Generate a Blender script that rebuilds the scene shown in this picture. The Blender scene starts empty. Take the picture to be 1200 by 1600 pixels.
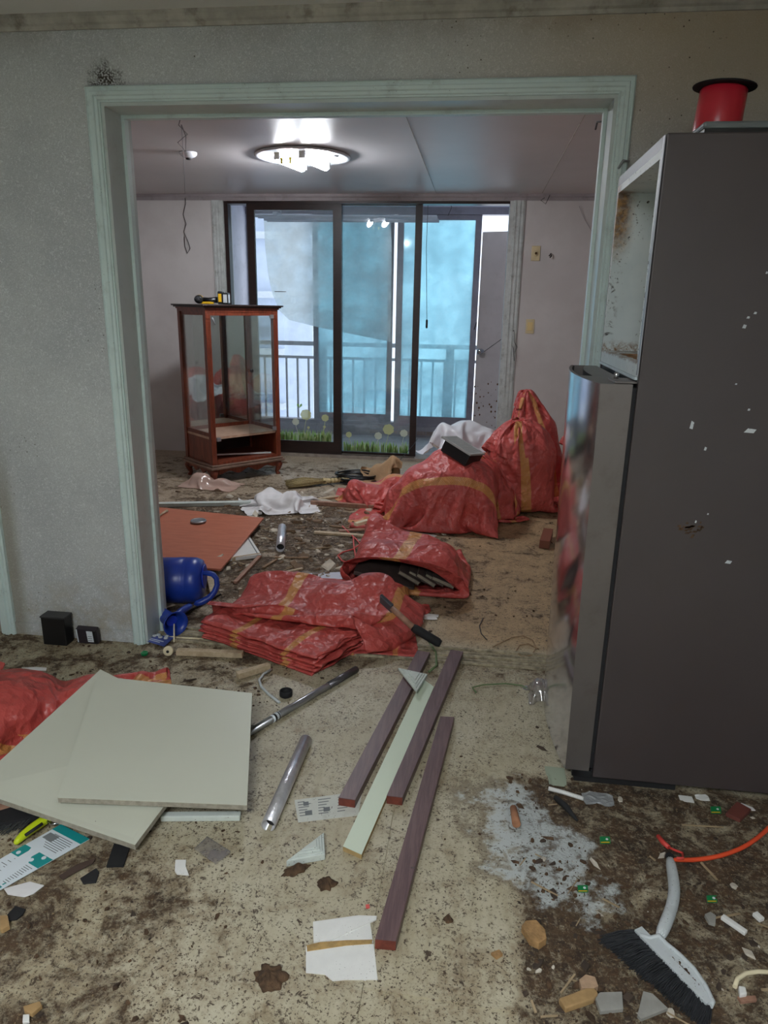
import bpy, bmesh, math, random
import numpy as np
from mathutils import Vector, Matrix, noise
R = math.radians
SC = bpy.context.scene
COL = SC.collection
# ------------------------------------------------------------------ camera
CAM = Vector((0.0, 0.0, 1.4017)); FPX = 1111.22
_pi, _ya, _ro = 0.2838, 0.1247, 0.0184
FW = Vector((-math.sin(_ya) * math.cos(_pi), math.cos(_ya) * math.cos(_pi), -math.sin(_pi)))
_rt = Vector((math.cos(_ya), math.sin(_ya), 0)); _up = _rt.cross(FW)
RT = math.cos(_ro) * _rt + math.sin(_ro) * _up
UP = RT.cross(FW)
cd = bpy.data.cameras.new('camera'); cam = bpy.data.objects.new('camera', cd); COL.objects.link(cam)
cd.sensor_fit = 'HORIZONTAL'; cd.sensor_width = 36.0; cd.lens = FPX / 1200 * 36.0
cd.clip_start = 0.02; cd.clip_end = 200
m3 = Matrix((RT, UP, -FW)).transposed()
cam.matrix_world = Matrix.Translation(CAM) @ m3.to_4x4()
SC.camera = cam
# ------------------------------------------------------------------ world, exposure
w = bpy.data.worlds.new('daylight'); SC.world = w; w.use_nodes = True
w.node_tree.nodes['Background'].inputs[0].default_value = (0.80, 0.88, 1.0, 1)
w.node_tree.nodes['Background'].inputs[1].default_value = 2.0
SC.view_settings.view_transform = 'Standard'; SC.view_settings.look = 'None'
SC.view_settings.gamma = 1.0; SC.view_settings.use_curve_mapping = False
SC.view_settings.exposure = 0.0
FRONT_FILL = 36.0      # emission of the unseen fill panel added to the front room
BACK_LAMP = 235.0        # emission of the two bare tubes in the back room
# soft daylight enters through the balcony glazing (a sky portal at the real opening)
pl = bpy.data.lights.new('balcony_portal', 'AREA'); pl.shape = 'RECTANGLE'; pl.size = 3.9; pl.size_y = 2.2
pl.cycles.is_portal = True
po = bpy.data.objects.new('balcony_portal', pl); COL.objects.link(po)
po.location = (-0.9, 8.3, 1.2); po.rotation_euler = (R(90), 0, 0)
SC.cycles.max_bounces = 10; SC.cycles.transparent_max_bounces = 24; SC.cycles.diffuse_bounces = 5
SC.cycles.sample_clamp_indirect = 4.0; SC.cycles.caustics_reflective = False; SC.cycles.caustics_refractive = False
SC.cycles.use_denoising = True

# ------------------------------------------------------------------ helpers
def ray(x, y): return FW + RT * ((x - 600) / FPX) + UP * ((800 - y) / FPX)
def F(x, y, z=0.0):
    d = ray(x, y); return CAM + d * ((z - CAM.z) / d.z)
def PY(x, y, Y):
    d = ray(x, y); return CAM + d * (Y / d.y)
def lin(c):
    c = c / 255.0
    return c / 12.92 if c <= 0.04045 else ((c + 0.055) / 1.055) ** 2.4
def S(r, g, b): return (lin(r), lin(g), lin(b), 1.0)

class NT:
    """tiny node-tree builder"""
    def __init__(s, mat): s.t = mat.node_tree
    def n(s, typ, ins=None, **kw):
        nd = s.t.nodes.new('ShaderNode' + typ)
        for k, v in kw.items(): setattr(nd, k, v)
        for k, v in (ins or {}).items():
            sk = nd.inputs[k]
            if isinstance(v, bpy.types.NodeSocket): s.t.links.new(v, sk)
            else: sk.default_value = v
        return nd
    def m(s, op, a, b=0.5, c=0.0, clamp=False):
        return s.n('Math', {0: a, 1: b, 2: c}, operation=op, use_clamp=clamp).outputs[0]
    def mr(s, v, a, b, c=0.0, d=1.0, smooth=True):
        return s.n('MapRange', {0: v, 1: a, 2: b, 3: c, 4: d}, interpolation_type='SMOOTHSTEP' if smooth else 'LINEAR').outputs[0]
    def mix(s, f, a, b):
        nd = s.t.nodes.new('ShaderNodeMix'); nd.data_type = 'RGBA'
        for i, v in ((0, f), (6, a), (7, b)):
            if isinstance(v, bpy.types.NodeSocket): s.t.links.new(v, nd.inputs[i])
            else: nd.inputs[i].default_value = v
        return nd.outputs[2]
    def noise(s, vec, scale, detail=4, rough=.55, dist=0.0):
        return s.n('TexNoise', {'Vector': vec, 'Scale': scale, 'Detail': detail, 'Roughness': rough, 'Distortion': dist}).outputs[0]
    def voro(s, vec, scale, out=0):
        return s.n('TexVoronoi', {'Vector': vec, 'Scale': scale}).outputs[out]

def newmat(name):
    m = bpy.data.materials.new(name); m.use_nodes = True
    return m, NT(m), m.node_tree.nodes['Principled BSDF']
def L(nt, a, b): nt.t.links.new(a, b)

def M(name, col, rough=.6, metal=0.0, var=.0, vs=6.0, bump=0.0, bs=80.0, speck=None, sp=.5, dirt=0.0, stretch=None, coat=0.0):
    """plain stuff with colour variation, grime, specks and fine relief"""
    m, t, b = newmat(name)
    tc = t.n('TexCoord').outputs['Object']; vec = tc
    if stretch: vec = t.n('Mapping', {'Vector': tc, 'Scale': stretch}).outputs[0]
    c = col
    if var:
        nz = t.noise(vec, vs, 5, .6)
        dk = tuple(x * (1 - var) for x in col[:3]) + (1,); lt = tuple(min(1, x * (1 + var * .7)) for x in col[:3]) + (1,)
        c = t.mix(t.mr(nz, .3, .7), dk, lt)
    if dirt:
        nz = t.noise(tc, 11, 8, .7); c = t.mix(t.m('MULTIPLY', t.mr(nz, .5, .72), dirt), c, S(70, 55, 40))
    if speck:
        sc, thr, scol = speck
        v = t.voro(tc, sc); nz = t.noise(tc, sc * .12, 3)
        c = t.mix(t.m('MULTIPLY', t.mr(v, thr, thr * .6), t.mr(nz, .45, .6)), c, scol)
    if isinstance(c, tuple): b.inputs['Base Color'].default_value = c
    else: L(t, c, b.inputs['Base Color'])
    b.inputs['Roughness'].default_value = rough; b.inputs['Metallic'].default_value = metal
    b.inputs['Specular IOR Level'].default_value = sp
    if coat: b.inputs['Coat Weight'].default_value = coat
    if bump:
        bp = t.n('Bump', {'Height': t.noise(vec, bs, 4, .6), 'Strength': bump, 'Distance': .01})
        L(t, bp.outputs[0], b.inputs['Normal'])
    return m
def emit(name, col, st):
    m, t, b = newmat(name)
    b.inputs['Base Color'].default_value = (.8, .8, .8, 1)
    b.inputs['Emission Color'].default_value = col; b.inputs['Emission Strength'].default_value = st
    return m
def sheetmat(name, tint, trans, col, gloss=.06, rough=.03, haze=None, transl=.5):
    """clear or milky pane: transparency, a share of scattering film, a thin reflection"""
    m, t, b = newmat(name); t.t.nodes.remove(b)
    out = t.t.nodes['Material Output']
    tr = t.n('BsdfTransparent', {0: tint}).outputs[0]
    df = t.n('BsdfDiffuse', {0: col}).outputs[0]; tl = t.n('BsdfTranslucent', {0: col}).outputs[0]
    sc = t.n('MixShader', {0: transl, 1: df, 2: tl}).outputs[0]
    fac = 1 - trans
    if haze:
        tc = t.n('TexCoord').outputs['Object']
        fac = t.mr(t.noise(tc, haze, 5, .6), .3, .7, max(0, fac * .5), min(1, fac * 1.5))
    a = t.n('MixShader', {0: fac, 1: tr, 2: sc}).outputs[0]
    gl = t.n('BsdfGlossy', {0: (1, 1, 1, 1), 1: rough}).outputs[0]
    lw = t.n('LayerWeight', {0: .25}).outputs[0]
    g = t.m('MULTIPLY_ADD', lw, .5, gloss)
    L(t, t.n('MixShader', {0: g, 1: a, 2: gl}).outputs[0], out.inputs[0])
    return m

class MB:
    """collects shapes in world space; build() links them as ONE mesh object"""
    def __init__(s): s.v = []; s.f = []; s.uv = None; s.sm = []
    def add(s, vs, fs, smooth=False):
        o = len(s.v); s.v += [Vector(v) for v in vs]; s.f += [tuple(i + o for i in f) for f in fs]; s.sm += [smooth] * len(fs); return s
    def box(s, p0, p1):
        (a, b, c), (d, e, f) = p0, p1
        return s.add([(a, b, c), (d, b, c), (d, e, c), (a, e, c), (a, b, f), (d, b, f), (d, e, f), (a, e, f)],
                     [(0, 3, 2, 1), (4, 5, 6, 7), (0, 1, 5, 4), (1, 2, 6, 5), (2, 3, 7, 6), (3, 0, 4, 7)])
    def obox(s, c, ex, ey, ez):
        c, ex, ey, ez = map(Vector, (c, ex, ey, ez))
        P = [c + sx * ex + sy * ey + sz * ez for sz in (-1, 1) for sx, sy in ((-1, -1), (1, -1), (1, 1), (-1, 1))]
        return s.add(P, [(0, 3, 2, 1), (4, 5, 6, 7), (0, 1, 5, 4), (1, 2, 6, 5), (2, 3, 7, 6), (3, 0, 4, 7)])
    def bar(s, p0, p1, w, h, up=(0, 0, 1)):
        p0, p1 = Vector(p0), Vector(p1); d = (p1 - p0); a = d.normalized(); sd = a.cross(Vector(up)).normalized(); u = sd.cross(a)
        return s.obox((p0 + p1) / 2, d / 2, sd * w / 2, u * h / 2)
    def slab(s, pts, th):
        """prism from a top polygon (3-D points) going down by th"""
        n = len(pts); P = [Vector(p) for p in pts]; Q = [p - Vector((0, 0, th)) for p in P]
        ar = sum(P[i].x * P[(i + 1) % n].y - P[(i + 1) % n].x * P[i].y for i in range(n))
        if ar < 0: P.reverse(); Q.reverse()
        return s.add(P + Q, [tuple(range(n)), tuple(range(2 * n - 1, n - 1, -1))] + [(i, i + n, (i + 1) % n + n, (i + 1) % n) for i in range(n)])
    def prism(s, pts, vec):
        """polygon swept by a vector"""
        n = len(pts); P = [Vector(p) for p in pts]; Q = [p + Vector(vec) for p in P]
        return s.add(P + Q, [tuple(range(n - 1, -1, -1)), tuple(range(n, 2 * n))] + [(i, (i + 1) % n, (i + 1) % n + n, i + n) for i in range(n)])
    def tube(s, pts, r, seg=8, cap=True, smooth=True):
        pts = [Vector(p) for p in pts]; n = len(pts)
        rs = r if isinstance(r, (list, tuple)) else [r] * n
        prev = None; V = []
        for i, p in enumerate(pts):
            d = (pts[min(i + 1, n - 1)] - pts[max(i - 1, 0)]).normalized()
            if prev is None: u = d.orthogonal().normalized()
            else: u = (prev - d * prev.dot(d)); u = u.normalized() if u.length > 1e-6 else d.orthogonal().normalized()
            prev = u; v = d.cross(u)
            for k in range(seg):
                a = 2 * math.pi * k / seg; V.append(p + (u * math.cos(a) + v * math.sin(a)) * rs[i])
        Fs = [(i * seg + k, i * seg + (k + 1) % seg, (i + 1) * seg + (k + 1) % seg, (i + 1) * seg + k) for i in range(n - 1) for k in range(seg)]
        s.add(V, Fs, smooth)
        if cap:
            o = len(s.v) - len(V)
            s.f += [tuple(o + k for k in reversed(range(seg))), tuple(o + (n - 1) * seg + k for k in range(seg))]; s.sm += [False, False]
        return s
    def lathe(s, prof, c, axis=(0, 0, 1), seg=24, smooth=True):
        """profile of (radius, height) about an axis through c"""
        ax = Vector(axis).normalized(); u = ax.orthogonal().normalized(); v = ax.cross(u); c = Vector(c); n = len(prof)
        V = [c + ax * h + (u * math.cos(2 * math.pi * k / seg) + v * math.sin(2 * math.pi * k / seg)) * r for r, h in prof for k in range(seg)]
        Fs = [(i * seg + k, i * seg + (k + 1) % seg, (i + 1) * seg + (k + 1) % seg, (i + 1) * seg + k) for i in range(n - 1) for k in range(seg)]
        s.add(V, Fs, smooth); o = len(s.v) - len(V)
        s.f += [tuple(o + k for k in reversed(range(seg))), tuple(o + (n - 1) * seg + k for k in range(seg))]; s.sm += [False, False]
        return s
    def grid(s, P, wrap=False, flip=False):
        m, n = P.shape[:2]; kk = n if wrap else n - 1
        Fs = [(j * n + i, j * n + (i + 1) % n, (j + 1) * n + (i + 1) % n, (j + 1) * n + i) for j in range(m - 1) for i in range(kk)]
        if flip: Fs = [f[::-1] for f in Fs]
        s.add([tuple(p) for p in P.reshape(-1, 3)], Fs, True)
        s.uv = (m, n); return s
    def build(s, name, mat, parent=None, bev=0.0, sub=0, solid=0.0, smooth=None):
        me = bpy.data.meshes.new(name)
        zs = [v.z for v in s.v]
        if parent is not None: o0 = parent['_w'] if '_w' in parent else (0, 0, 0); o0 = Vector(o0)
        else:
            xs = [v.x for v in s.v]; ys = [v.y for v in s.v]
            o0 = Vector(((min(xs) + max(xs)) / 2, (min(ys) + max(ys)) / 2, min(zs)))
        me.from_pydata([tuple(v - o0) for v in s.v], [], s.f)
        sm = s.sm if smooth is None else [smooth] * len(s.f)
        me.polygons.foreach_set('use_smooth', sm)
        if s.uv:
            m, n = s.uv; lay = me.uv_layers.new(name='UVMap')
            vi = np.zeros(len(me.loops), dtype=np.int32); me.loops.foreach_get('vertex_index', vi)
            jj = vi // n; ii = (vi % n).astype(float)
            uvs = np.stack([ii / n, jj / (m - 1)], 1); uvs = uvs.reshape(-1, 4, 2) if len(uvs) % 4 == 0 else None
            if uvs is not None:
                wr = (uvs[:, :, 0].max(1) - uvs[:, :, 0].min(1)) > .5
                uvs[wr] += np.where(uvs[wr][:, :, :1] < .5, 1, 0) * np.array([1, 0])
                lay.data.foreach_set('uv', uvs.reshape(-1))
        ob = bpy.data.objects.new(name, me); COL.objects.link(ob)
        if mat: me.materials.append(mat)
        if parent is not None: ob.parent = parent
        else: ob.location = o0
        ob['_w'] = tuple(o0)
        if solid:
            q = ob.modifiers.new('thick', 'SOLIDIFY'); q.thickness = solid; q.offset = 0
        if bev:
            q = ob.modifiers.new('bevel', 'BEVEL'); q.width = bev; q.segments = 2; q.limit_method = 'ANGLE'
        if sub:
            q = ob.modifiers.new('sub', 'SUBSURF'); q.levels = sub; q.render_levels = sub
        return ob
def tag(o, label, cat, group=None, kind=None):
    if label: o['label'] = label
    if cat: o['category'] = cat
    if group: o['group'] = group
    if kind: o['kind'] = kind
    return o
def thing(name, label, cat, loc, group=None):
    o = bpy.data.objects.new(name, None); COL.objects.link(o); o.location = loc; o.empty_display_size = .05
    o['_w'] = tuple(loc); return tag(o, label, cat, group)
def struct(o, label=None): o['kind'] = 'structure'; return o if not label else tag(o, label, None)

def sim(P, wrap, lu, lv, steps=110, grav=4.0, solids=(), ex=2.6, seam=False, tie=None, tie_r=.03, pin=None, grow=1.0, gs=.45, stiff=.25, hook=None, floor=.005):
    """position-based cloth: a sheet or a tube of cloth settles over its filling and the floor"""
    M_, N_ = P.shape[:2]; V = np.zeros_like(P); dt = 1 / 90.; LU, LV = lu, lv
    solids = [(np.array(c, float), np.array(r, float)) for c, r in solids]
    def con(A, B, Ln, k, push):
        d = B - A; n = np.sqrt((d * d).sum(-1, keepdims=True)) + 1e-9
        q = (n - Ln) / n * .5 * k; q = np.where(n < Ln, q * push, q); return d * q
    for st in range(steps):
        g = 1 + (grow - 1) * min(1, max(0, (st / steps - gs) / .25)); lu, lv = LU * g, LV * g; ld = math.hypot(lu, lv)
        V[:, :, 2] -= grav * dt; V *= .93; Q = P.copy(); P = P + V * dt
        for it in range(5):
            if wrap:
                c = con(P, np.roll(P, -1, 1), lu, 1, .7) * .5; P = P + c; P -= np.roll(c, 1, 1)
                c = con(P[:-1], np.roll(P, -1, 1)[1:], ld, .6, .5) * .5; P[:-1] += c; P[1:] -= np.roll(c, 1, 1)
                c = con(P[:-1], np.roll(P, 1, 1)[1:], ld, .6, .5) * .5; P[:-1] += c; P[1:] -= np.roll(c, -1, 1)
                c = con(P, np.roll(P, -2, 1), 2 * lu, stiff, 1) * .3; P = P + c; P -= np.roll(c, 2, 1)
            else:
                c = con(P[:, :-1], P[:, 1:], lu, 1, .7) * .5; P[:, :-1] += c; P[:, 1:] -= c
                c = con(P[:-1, :-1], P[1:, 1:], ld, .6, .5) * .5; P[:-1, :-1] += c; P[1:, 1:] -= c
                c = con(P[:-1, 1:], P[1:, :-1], ld, .6, .5) * .5; P[:-1, 1:] += c; P[1:, :-1] -= c
                c = con(P[:, :-2], P[:, 2:], 2 * lu, stiff, 1) * .3; P[:, :-2] += c; P[:, 2:] -= c
            c = con(P[:-1], P[1:], lv, 1, .7) * .5; P[:-1] += c; P[1:] -= c
            c = con(P[:-2], P[2:], 2 * lv, stiff, 1) * .3; P[:-2] += c; P[2:] -= c
            if seam: P[0] = (P[0] + P[0][(-np.arange(N_)) % N_]) * .5
            if tie is not None:
                mc = P[tie].mean(0); cen = mc if pin is None else np.array(pin); d = P[tie] - mc
                r = np.linalg.norm(d, axis=-1, keepdims=True) + 1e-9; P[tie] = cen + d * np.minimum(1, tie_r / r)
            if hook is not None: P = hook(P)
            for c0, r0 in solids:
                q = (P - c0) / r0; d = ((np.abs(q) ** ex).sum(-1, keepdims=True)) ** (1 / ex) + 1e-6
                P = np.where(d < 1, c0 + q / d * r0, P)
            P[:, :, 2] = np.maximum(P[:, :, 2], floor)
        V = (P - Q) / dt; V[P[:, :, 2] < floor + .001] *= .3
        sp = np.linalg.norm(V, axis=-1, keepdims=True); V *= np.minimum(1, 2.5 / (sp + 1e-9))
    return P
PILE = []
def sack(width, length, axis, origin, solids, up=(0, 0, 1), bulge=.55, fill=.75, tie=None, tie_r=.035, pin=None, grow=1.08, N=64, M_=46, steps=105, seed=1, nz=.01, hook=None, grav=4.0, flare=.5):
    rng = np.random.RandomState(seed)
    ax = np.array(axis, float); ax /= np.linalg.norm(ax); sd = np.cross(ax, np.array(up, float)); sd /= np.linalg.norm(sd); nr = np.cross(sd, ax)
    th = np.arange(N) / N * 2 * math.pi; P = np.zeros((M_, N, 3))
    for j in range(M_):
        t = j / (M_ - 1); k = bulge * min(1, t / .35)
        if t > fill and tie is None: k *= max(.15, 1 - (t - fill) / (1 - fill + 1e-6) * .9)
        b = width / 2 * k; a = min(width / 2, math.sqrt(max(.01, 2 * (width / math.pi) ** 2 - b * b)))
        if tie and t > tie - .12:
            q = min(1, (t - (tie - .12)) / .12); a = a * (1 - q) + tie_r * 2 * q; b = b * (1 - q) + tie_r * q
            if t > tie: a = tie_r + (t - tie) * width; b = tie_r + (t - tie) * width * flare
        P[j] = np.array(origin) + ax * (t * length * .93) + np.outer(np.cos(th) * a, sd) + np.outer(np.sin(th) * b, nr)
    P += rng.randn(M_, N, 3) * nz
    near = [(c_, tuple(r_ * 1.10 for r_ in q_)) for c_, q_ in PILE if math.hypot(c_[0] - origin[0], c_[1] - origin[1]) < 1.1]; PILE.extend(solids)
    return sim(P, True, 2 * width / N, length / (M_ - 1), steps, grav, list(solids) + near, seam=True, tie=int(round(tie * (M_ - 1))) if tie else None, tie_r=tie_r, pin=pin, grow=grow, hook=hook)
def wrinkle(P, amp, sc, seed=0):
    """fine creases pushed along the up direction and outwards"""
    P = P.copy(); c = P.reshape(-1, 3).mean(0)
    for j in range(P.shape[0]):
        for i in range(P.shape[1]):
            p = Vector(P[j, i]); q = p * sc + Vector((seed * 7.1, seed * 3.3, 0))
            a = (1 - abs(noise.noise(q)) * 2.2) * .6 + noise.noise(q * 2.3) * .5
            d = Vector((p.x - c[0], p.y - c[1], p.z * .9 + .05)).normalized()
            P[j, i] = p + d * (a * amp)
    P[:, :, 2] = np.maximum(P[:, :, 2], .004)
    return P
def crumple(cx, cy, sx, sy, rot, seed, n=34, comp=.72, amp=.05, solids=(), steps=80, grow=1.1, z0=.05, grav=3.0, floor=.005, hook=None):
    """a loose sheet let fall in a heap"""
    rng = np.random.RandomState(seed); P = np.zeros((n, n, 3)); c, s_ = math.cos(rot), math.sin(rot)
    for j in range(n):
        for i in range(n):
            u = (i / (n - 1) - .5) * sx * comp; v = (j / (n - 1) - .5) * sy * comp
            h = noise.noise(Vector((u * 7 + seed, v * 7, 0))) * amp + noise.noise(Vector((u * 18, v * 18 + seed, 3))) * amp * .5
            P[j, i] = (cx + u * c - v * s_, cy + u * s_ + v * c, z0 + amp + h)
    P += rng.randn(n, n, 3) * .004
    return sim(P, False, sx / (n - 1), sy / (n - 1), steps, grav, solids, grow=grow, stiff=.4, floor=floor, hook=hook)

# ------------------------------------------------------------------ materials
def floor_material():
    m, t, b = newmat('dirty_floor')
    pos = t.n('NewGeometry').outputs['Position']
    xyz = t.n('SeparateXYZ', {0: pos}).outputs; X, Y = xyz[0], xyz[1]
    def boxmask(x0, x1, y0, y1, s=.15):
        a = t.m('MULTIPLY', t.mr(X, x0 - s, x0 + s), t.mr(X, x1 + s, x1 - s))
        c = t.m('MULTIPLY', t.mr(Y, y0 - s, y0 + s), t.mr(Y, y1 + s, y1 - s)); return t.m('MULTIPLY', a, c)
    wob = t.noise(pos, 2.2, 5, .6)
    big = t.noise(pos, 6.5, 9, .72, .6)
    mid = t.noise(pos, 17, 7, .7, .3)
    fine = t.noise(pos, 120, 3, .6)
    grain = t.noise(t.n('Mapping', {'Vector': pos, 'Scale': (1, .25, 1)}).outputs[0], 40, 5, .6)
    base = t.mix(t.mr(wob, .35, .65), S(176, 167, 141), S(191, 184, 161))
    base = t.mix(t.m('MULTIPLY', t.mr(grain, .4, .7), .35), base, S(150, 136, 104))
    # back room: greyer boards by the cabinet, tan ones on the right
    bk = t.mr(Y, 2.7, 2.9)
    base = t.mix(t.m('MULTIPLY', bk, t.mr(X, -.35, .05)), base, S(178, 152, 116))
    base = t.mix(t.m('MULTIPLY', bk, t.mr(X, -.2, -.7)), base, S(188, 172, 150))
    D = t.m('ADD', t.m('MULTIPLY', boxmask(.17, 2, .3, 1.95, .05), .54), t.m('MULTIPLY', boxmask(-2.2, -.15, 3.0, 4.9, .3), .55))
    D = t.m('ADD', D, t.m('MULTIPLY', boxmask(-2.4, -.75, 2.2, 2.95, .15), .36))
    D = t.m('ADD', D, t.m('MULTIPLY', boxmask(-1.6, -.55, .6, 1.55, .2), .36))
    D = t.m('ADD', D, t.m('MULTIPLY', boxmask(-2.9, -.9, 4.9, 6.3, .3), .3))
    D = t.m('ADD', D, t.m('MULTIPLY', boxmask(-.9, .5, 2.5, 2.75, .06), .3))
    D = t.m('ADD', D, t.m('MULTIPLY', boxmask(-.1, .9, 2.9, 5.2, .2), .24))
    D = t.m('ADD', D, t.m('MULTIPLY', boxmask(-.5, .3, .5, 1.3, .2), .16))
    D = t.m('ADD', D, .17)
    thr = t.m('MULTIPLY_ADD', D, -.38, .70)
    patch = t.m('ADD', t.m('MULTIPLY', big, .62), t.m('MULTIPLY', mid, .38))
    dm = t.m('MULTIPLY', t.mr(t.m('SUBTRACT', patch, thr), -.02, .07), t.mr(t.noise(pos, 38, 5, .75), .30, .52))
    film = t.m('MULTIPLY', t.mr(t.m('SUBTRACT', patch, thr), -.16, .03, 0, .75), t.mr(t.noise(pos, 48, 6, .75), .28, .6))
    dcol = t.mix(t.mr(mid, .35, .65), S(44, 33, 24), S(86, 66, 46))
    dcol = t.mix(t.mr(fine, .56, .72), dcol, S(150, 130, 98))
    col = t.mix(film, base, S(128, 108, 80))
    # specks
    n1 = t.noise(pos, 62, 5, .75, .5); n2 = t.noise(pos, 170, 3, .6)
    sm1 = t.m('MULTIPLY', t.mr(n1, .56, .63), t.mr(t.m('ADD', mid, t.m('MULTIPLY', D, .35)), .40, .62))
    sm2 = t.m('MULTIPLY', t.mr(n2, .57, .64), t.mr(t.m('ADD', t.noise(pos, 9, 4), t.m('MULTIPLY', D, .3)), .38, .62))
    col = t.mix(t.m('MAXIMUM', sm1, sm2), col, S(66, 52, 38))
    sm3 = t.m('MULTIPLY', t.mr(fine, .60, .68), t.mr(t.m('ADD', big, t.m('MULTIPLY', D, .4)), .45, .7))
    col = t.mix(sm3, col, S(84, 68, 50))
    col = t.mix(dm, col, dcol)
    # bare cement where the covering is torn away
    p0 = F(835, 1318)
    dx = t.m('MULTIPLY', t.m('SUBTRACT', X, p0.x), 6.4); dy = t.m('MULTIPLY', t.m('SUBTRACT', Y, p0.y), 4.2)
    dx = t.m('ADD', dx, t.m('MULTIPLY', dy, .55))
    rr = t.m('SQRT', t.m('ADD', t.m('MULTIPLY', dx, dx), t.m('MULTIPLY', dy, dy)))
    rr = t.m('ADD', rr, t.m('MULTIPLY_ADD', t.noise(pos, 8, 8, .7), 3.0, -1.5))
    cem = t.m('MULTIPLY', t.mr(rr, 1.05, .7), t.mr(mid, .62, .5, .25, 1.0))
    ccol = t.mix(t.mr(t.m('MAXIMUM', sm1, t.mr(fine, .6, .7)), .2, .8), S(186, 192, 190), S(112, 106, 96))
    edge = t.m('MULTIPLY', t.mr(rr, 1.35, 1.05), t.m('SUBTRACT', 1.0, cem))
    col = t.mix(t.m('MULTIPLY', edge, .55), col, S(84, 66, 44))
    col = t.mix(cem, col, ccol)
    # pale plaster dust in the back room
    pd = t.m('MULTIPLY', t.mr(t.noise(pos, 5, 6, .7), .56, .68), boxmask(-1.6, -.2, 3.2, 5.0, .3))
    col = t.mix(t.m('MULTIPLY', pd, .55), col, S(190, 184, 174))
    L(t, col, b.inputs['Base Color'])
    b.inputs['Roughness'].default_value = .62
    L(t, t.mr(dm, 0, 1, .5, .9), b.inputs['Roughness'])
    h = t.m('ADD', t.m('MULTIPLY', dm, t.m('ADD', mid, fine)), t.m('MULTIPLY', fine, .15))
    L(t, t.n('Bump', {'Height': h, 'Strength': .5, 'Distance': .012}).outputs[0], b.inputs['Normal'])
    return m
def wallpaper(name, c1, c2, stain=True, fib=True):
    m, t, b = newmat(name)
    pos = t.n('NewGeometry').outputs['Position']; xyz = t.n('SeparateXYZ', {0: pos}).outputs
    col = t.mix(t.mr(t.noise(pos, 2.2, 5, .6), .35, .65), c1, c2)
    if fib:
        w1 = t.noise(pos, 130, 3, .6, 2.5); w2 = t.noise(pos, 60, 3, .6, 3.0)
        col = t.mix(t.m('MULTIPLY', t.mr(w1, .42, .62), .5), col, tuple(x * .72 for x in c1[:3]) + (1,))
        col = t.mix(t.m('MULTIPLY', t.mr(w2, .55, .62), .55), col, tuple(min(1, x * 1.3) for x in c2[:3]) + (1,))
        L(t, t.n('Bump', {'Height': t.m('ADD', w1, w2), 'Strength': .25, 'Distance': .004}).outputs[0], b.inputs['Normal'])
    if stain:
        Z, X = xyz[2], xyz[0]
        s1 = t.m('MULTIPLY', t.mr(Z, 2.16, 2.29), t.mr(t.noise(pos, 4.5, 7, .7), .36, .66))
        s1 = t.m('MULTIPLY', s1, t.mr(X, -.9, .7, .45, 1.0))
        col = t.mix(t.m('MULTIPLY', s1, .65), col, S(104, 84, 60))
        col = t.mix(t.m('MULTIPLY', t.mr(X, -.6, .9), t.m('MULTIPLY', t.mr(Z, 1.6, 2.2), .85)), col, S(178, 160, 132))
        c2_ = PY(165, 130, 2.6)
        d = t.n('VectorMath', {0: pos, 1: tuple(c2_)}, operation='DISTANCE').outputs['Value']
        mo = t.m('MULTIPLY', t.mr(t.m('ADD', d, t.m('MULTIPLY_ADD', t.noise(pos, 30, 5, .7), .14, -.07)), .085, .02), t.mr(t.noise(pos, 150, 3), .38, .55))
        col = t.mix(mo, col, S(52, 44, 34))
        v = t.voro(pos, 45); lw = t.m('MULTIPLY', t.mr(v, .14, .06), t.mr(t.noise(pos, 3.2, 4), .52, .64))
        col = t.mix(lw, col, S(74, 64, 52))
        lo = t.m('MULTIPLY', t.mr(Z, .42, .02), t.mr(t.noise(pos, 7, 6, .7), .42, .62)); col = t.mix(t.m('MULTIPLY', lo, .5), col, S(150, 132, 96))
        dk = t.m('MULTIPLY', t.mr(X, -1.84, -1.90), t.mr(Z, 1.0, .5)); col = t.mix(t.m('MULTIPLY', dk, .6), col, S(122, 112, 88))
    L(t, col, b.inputs['Base Color']); b.inputs['Roughness'].default_value = .8
    return m
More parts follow.
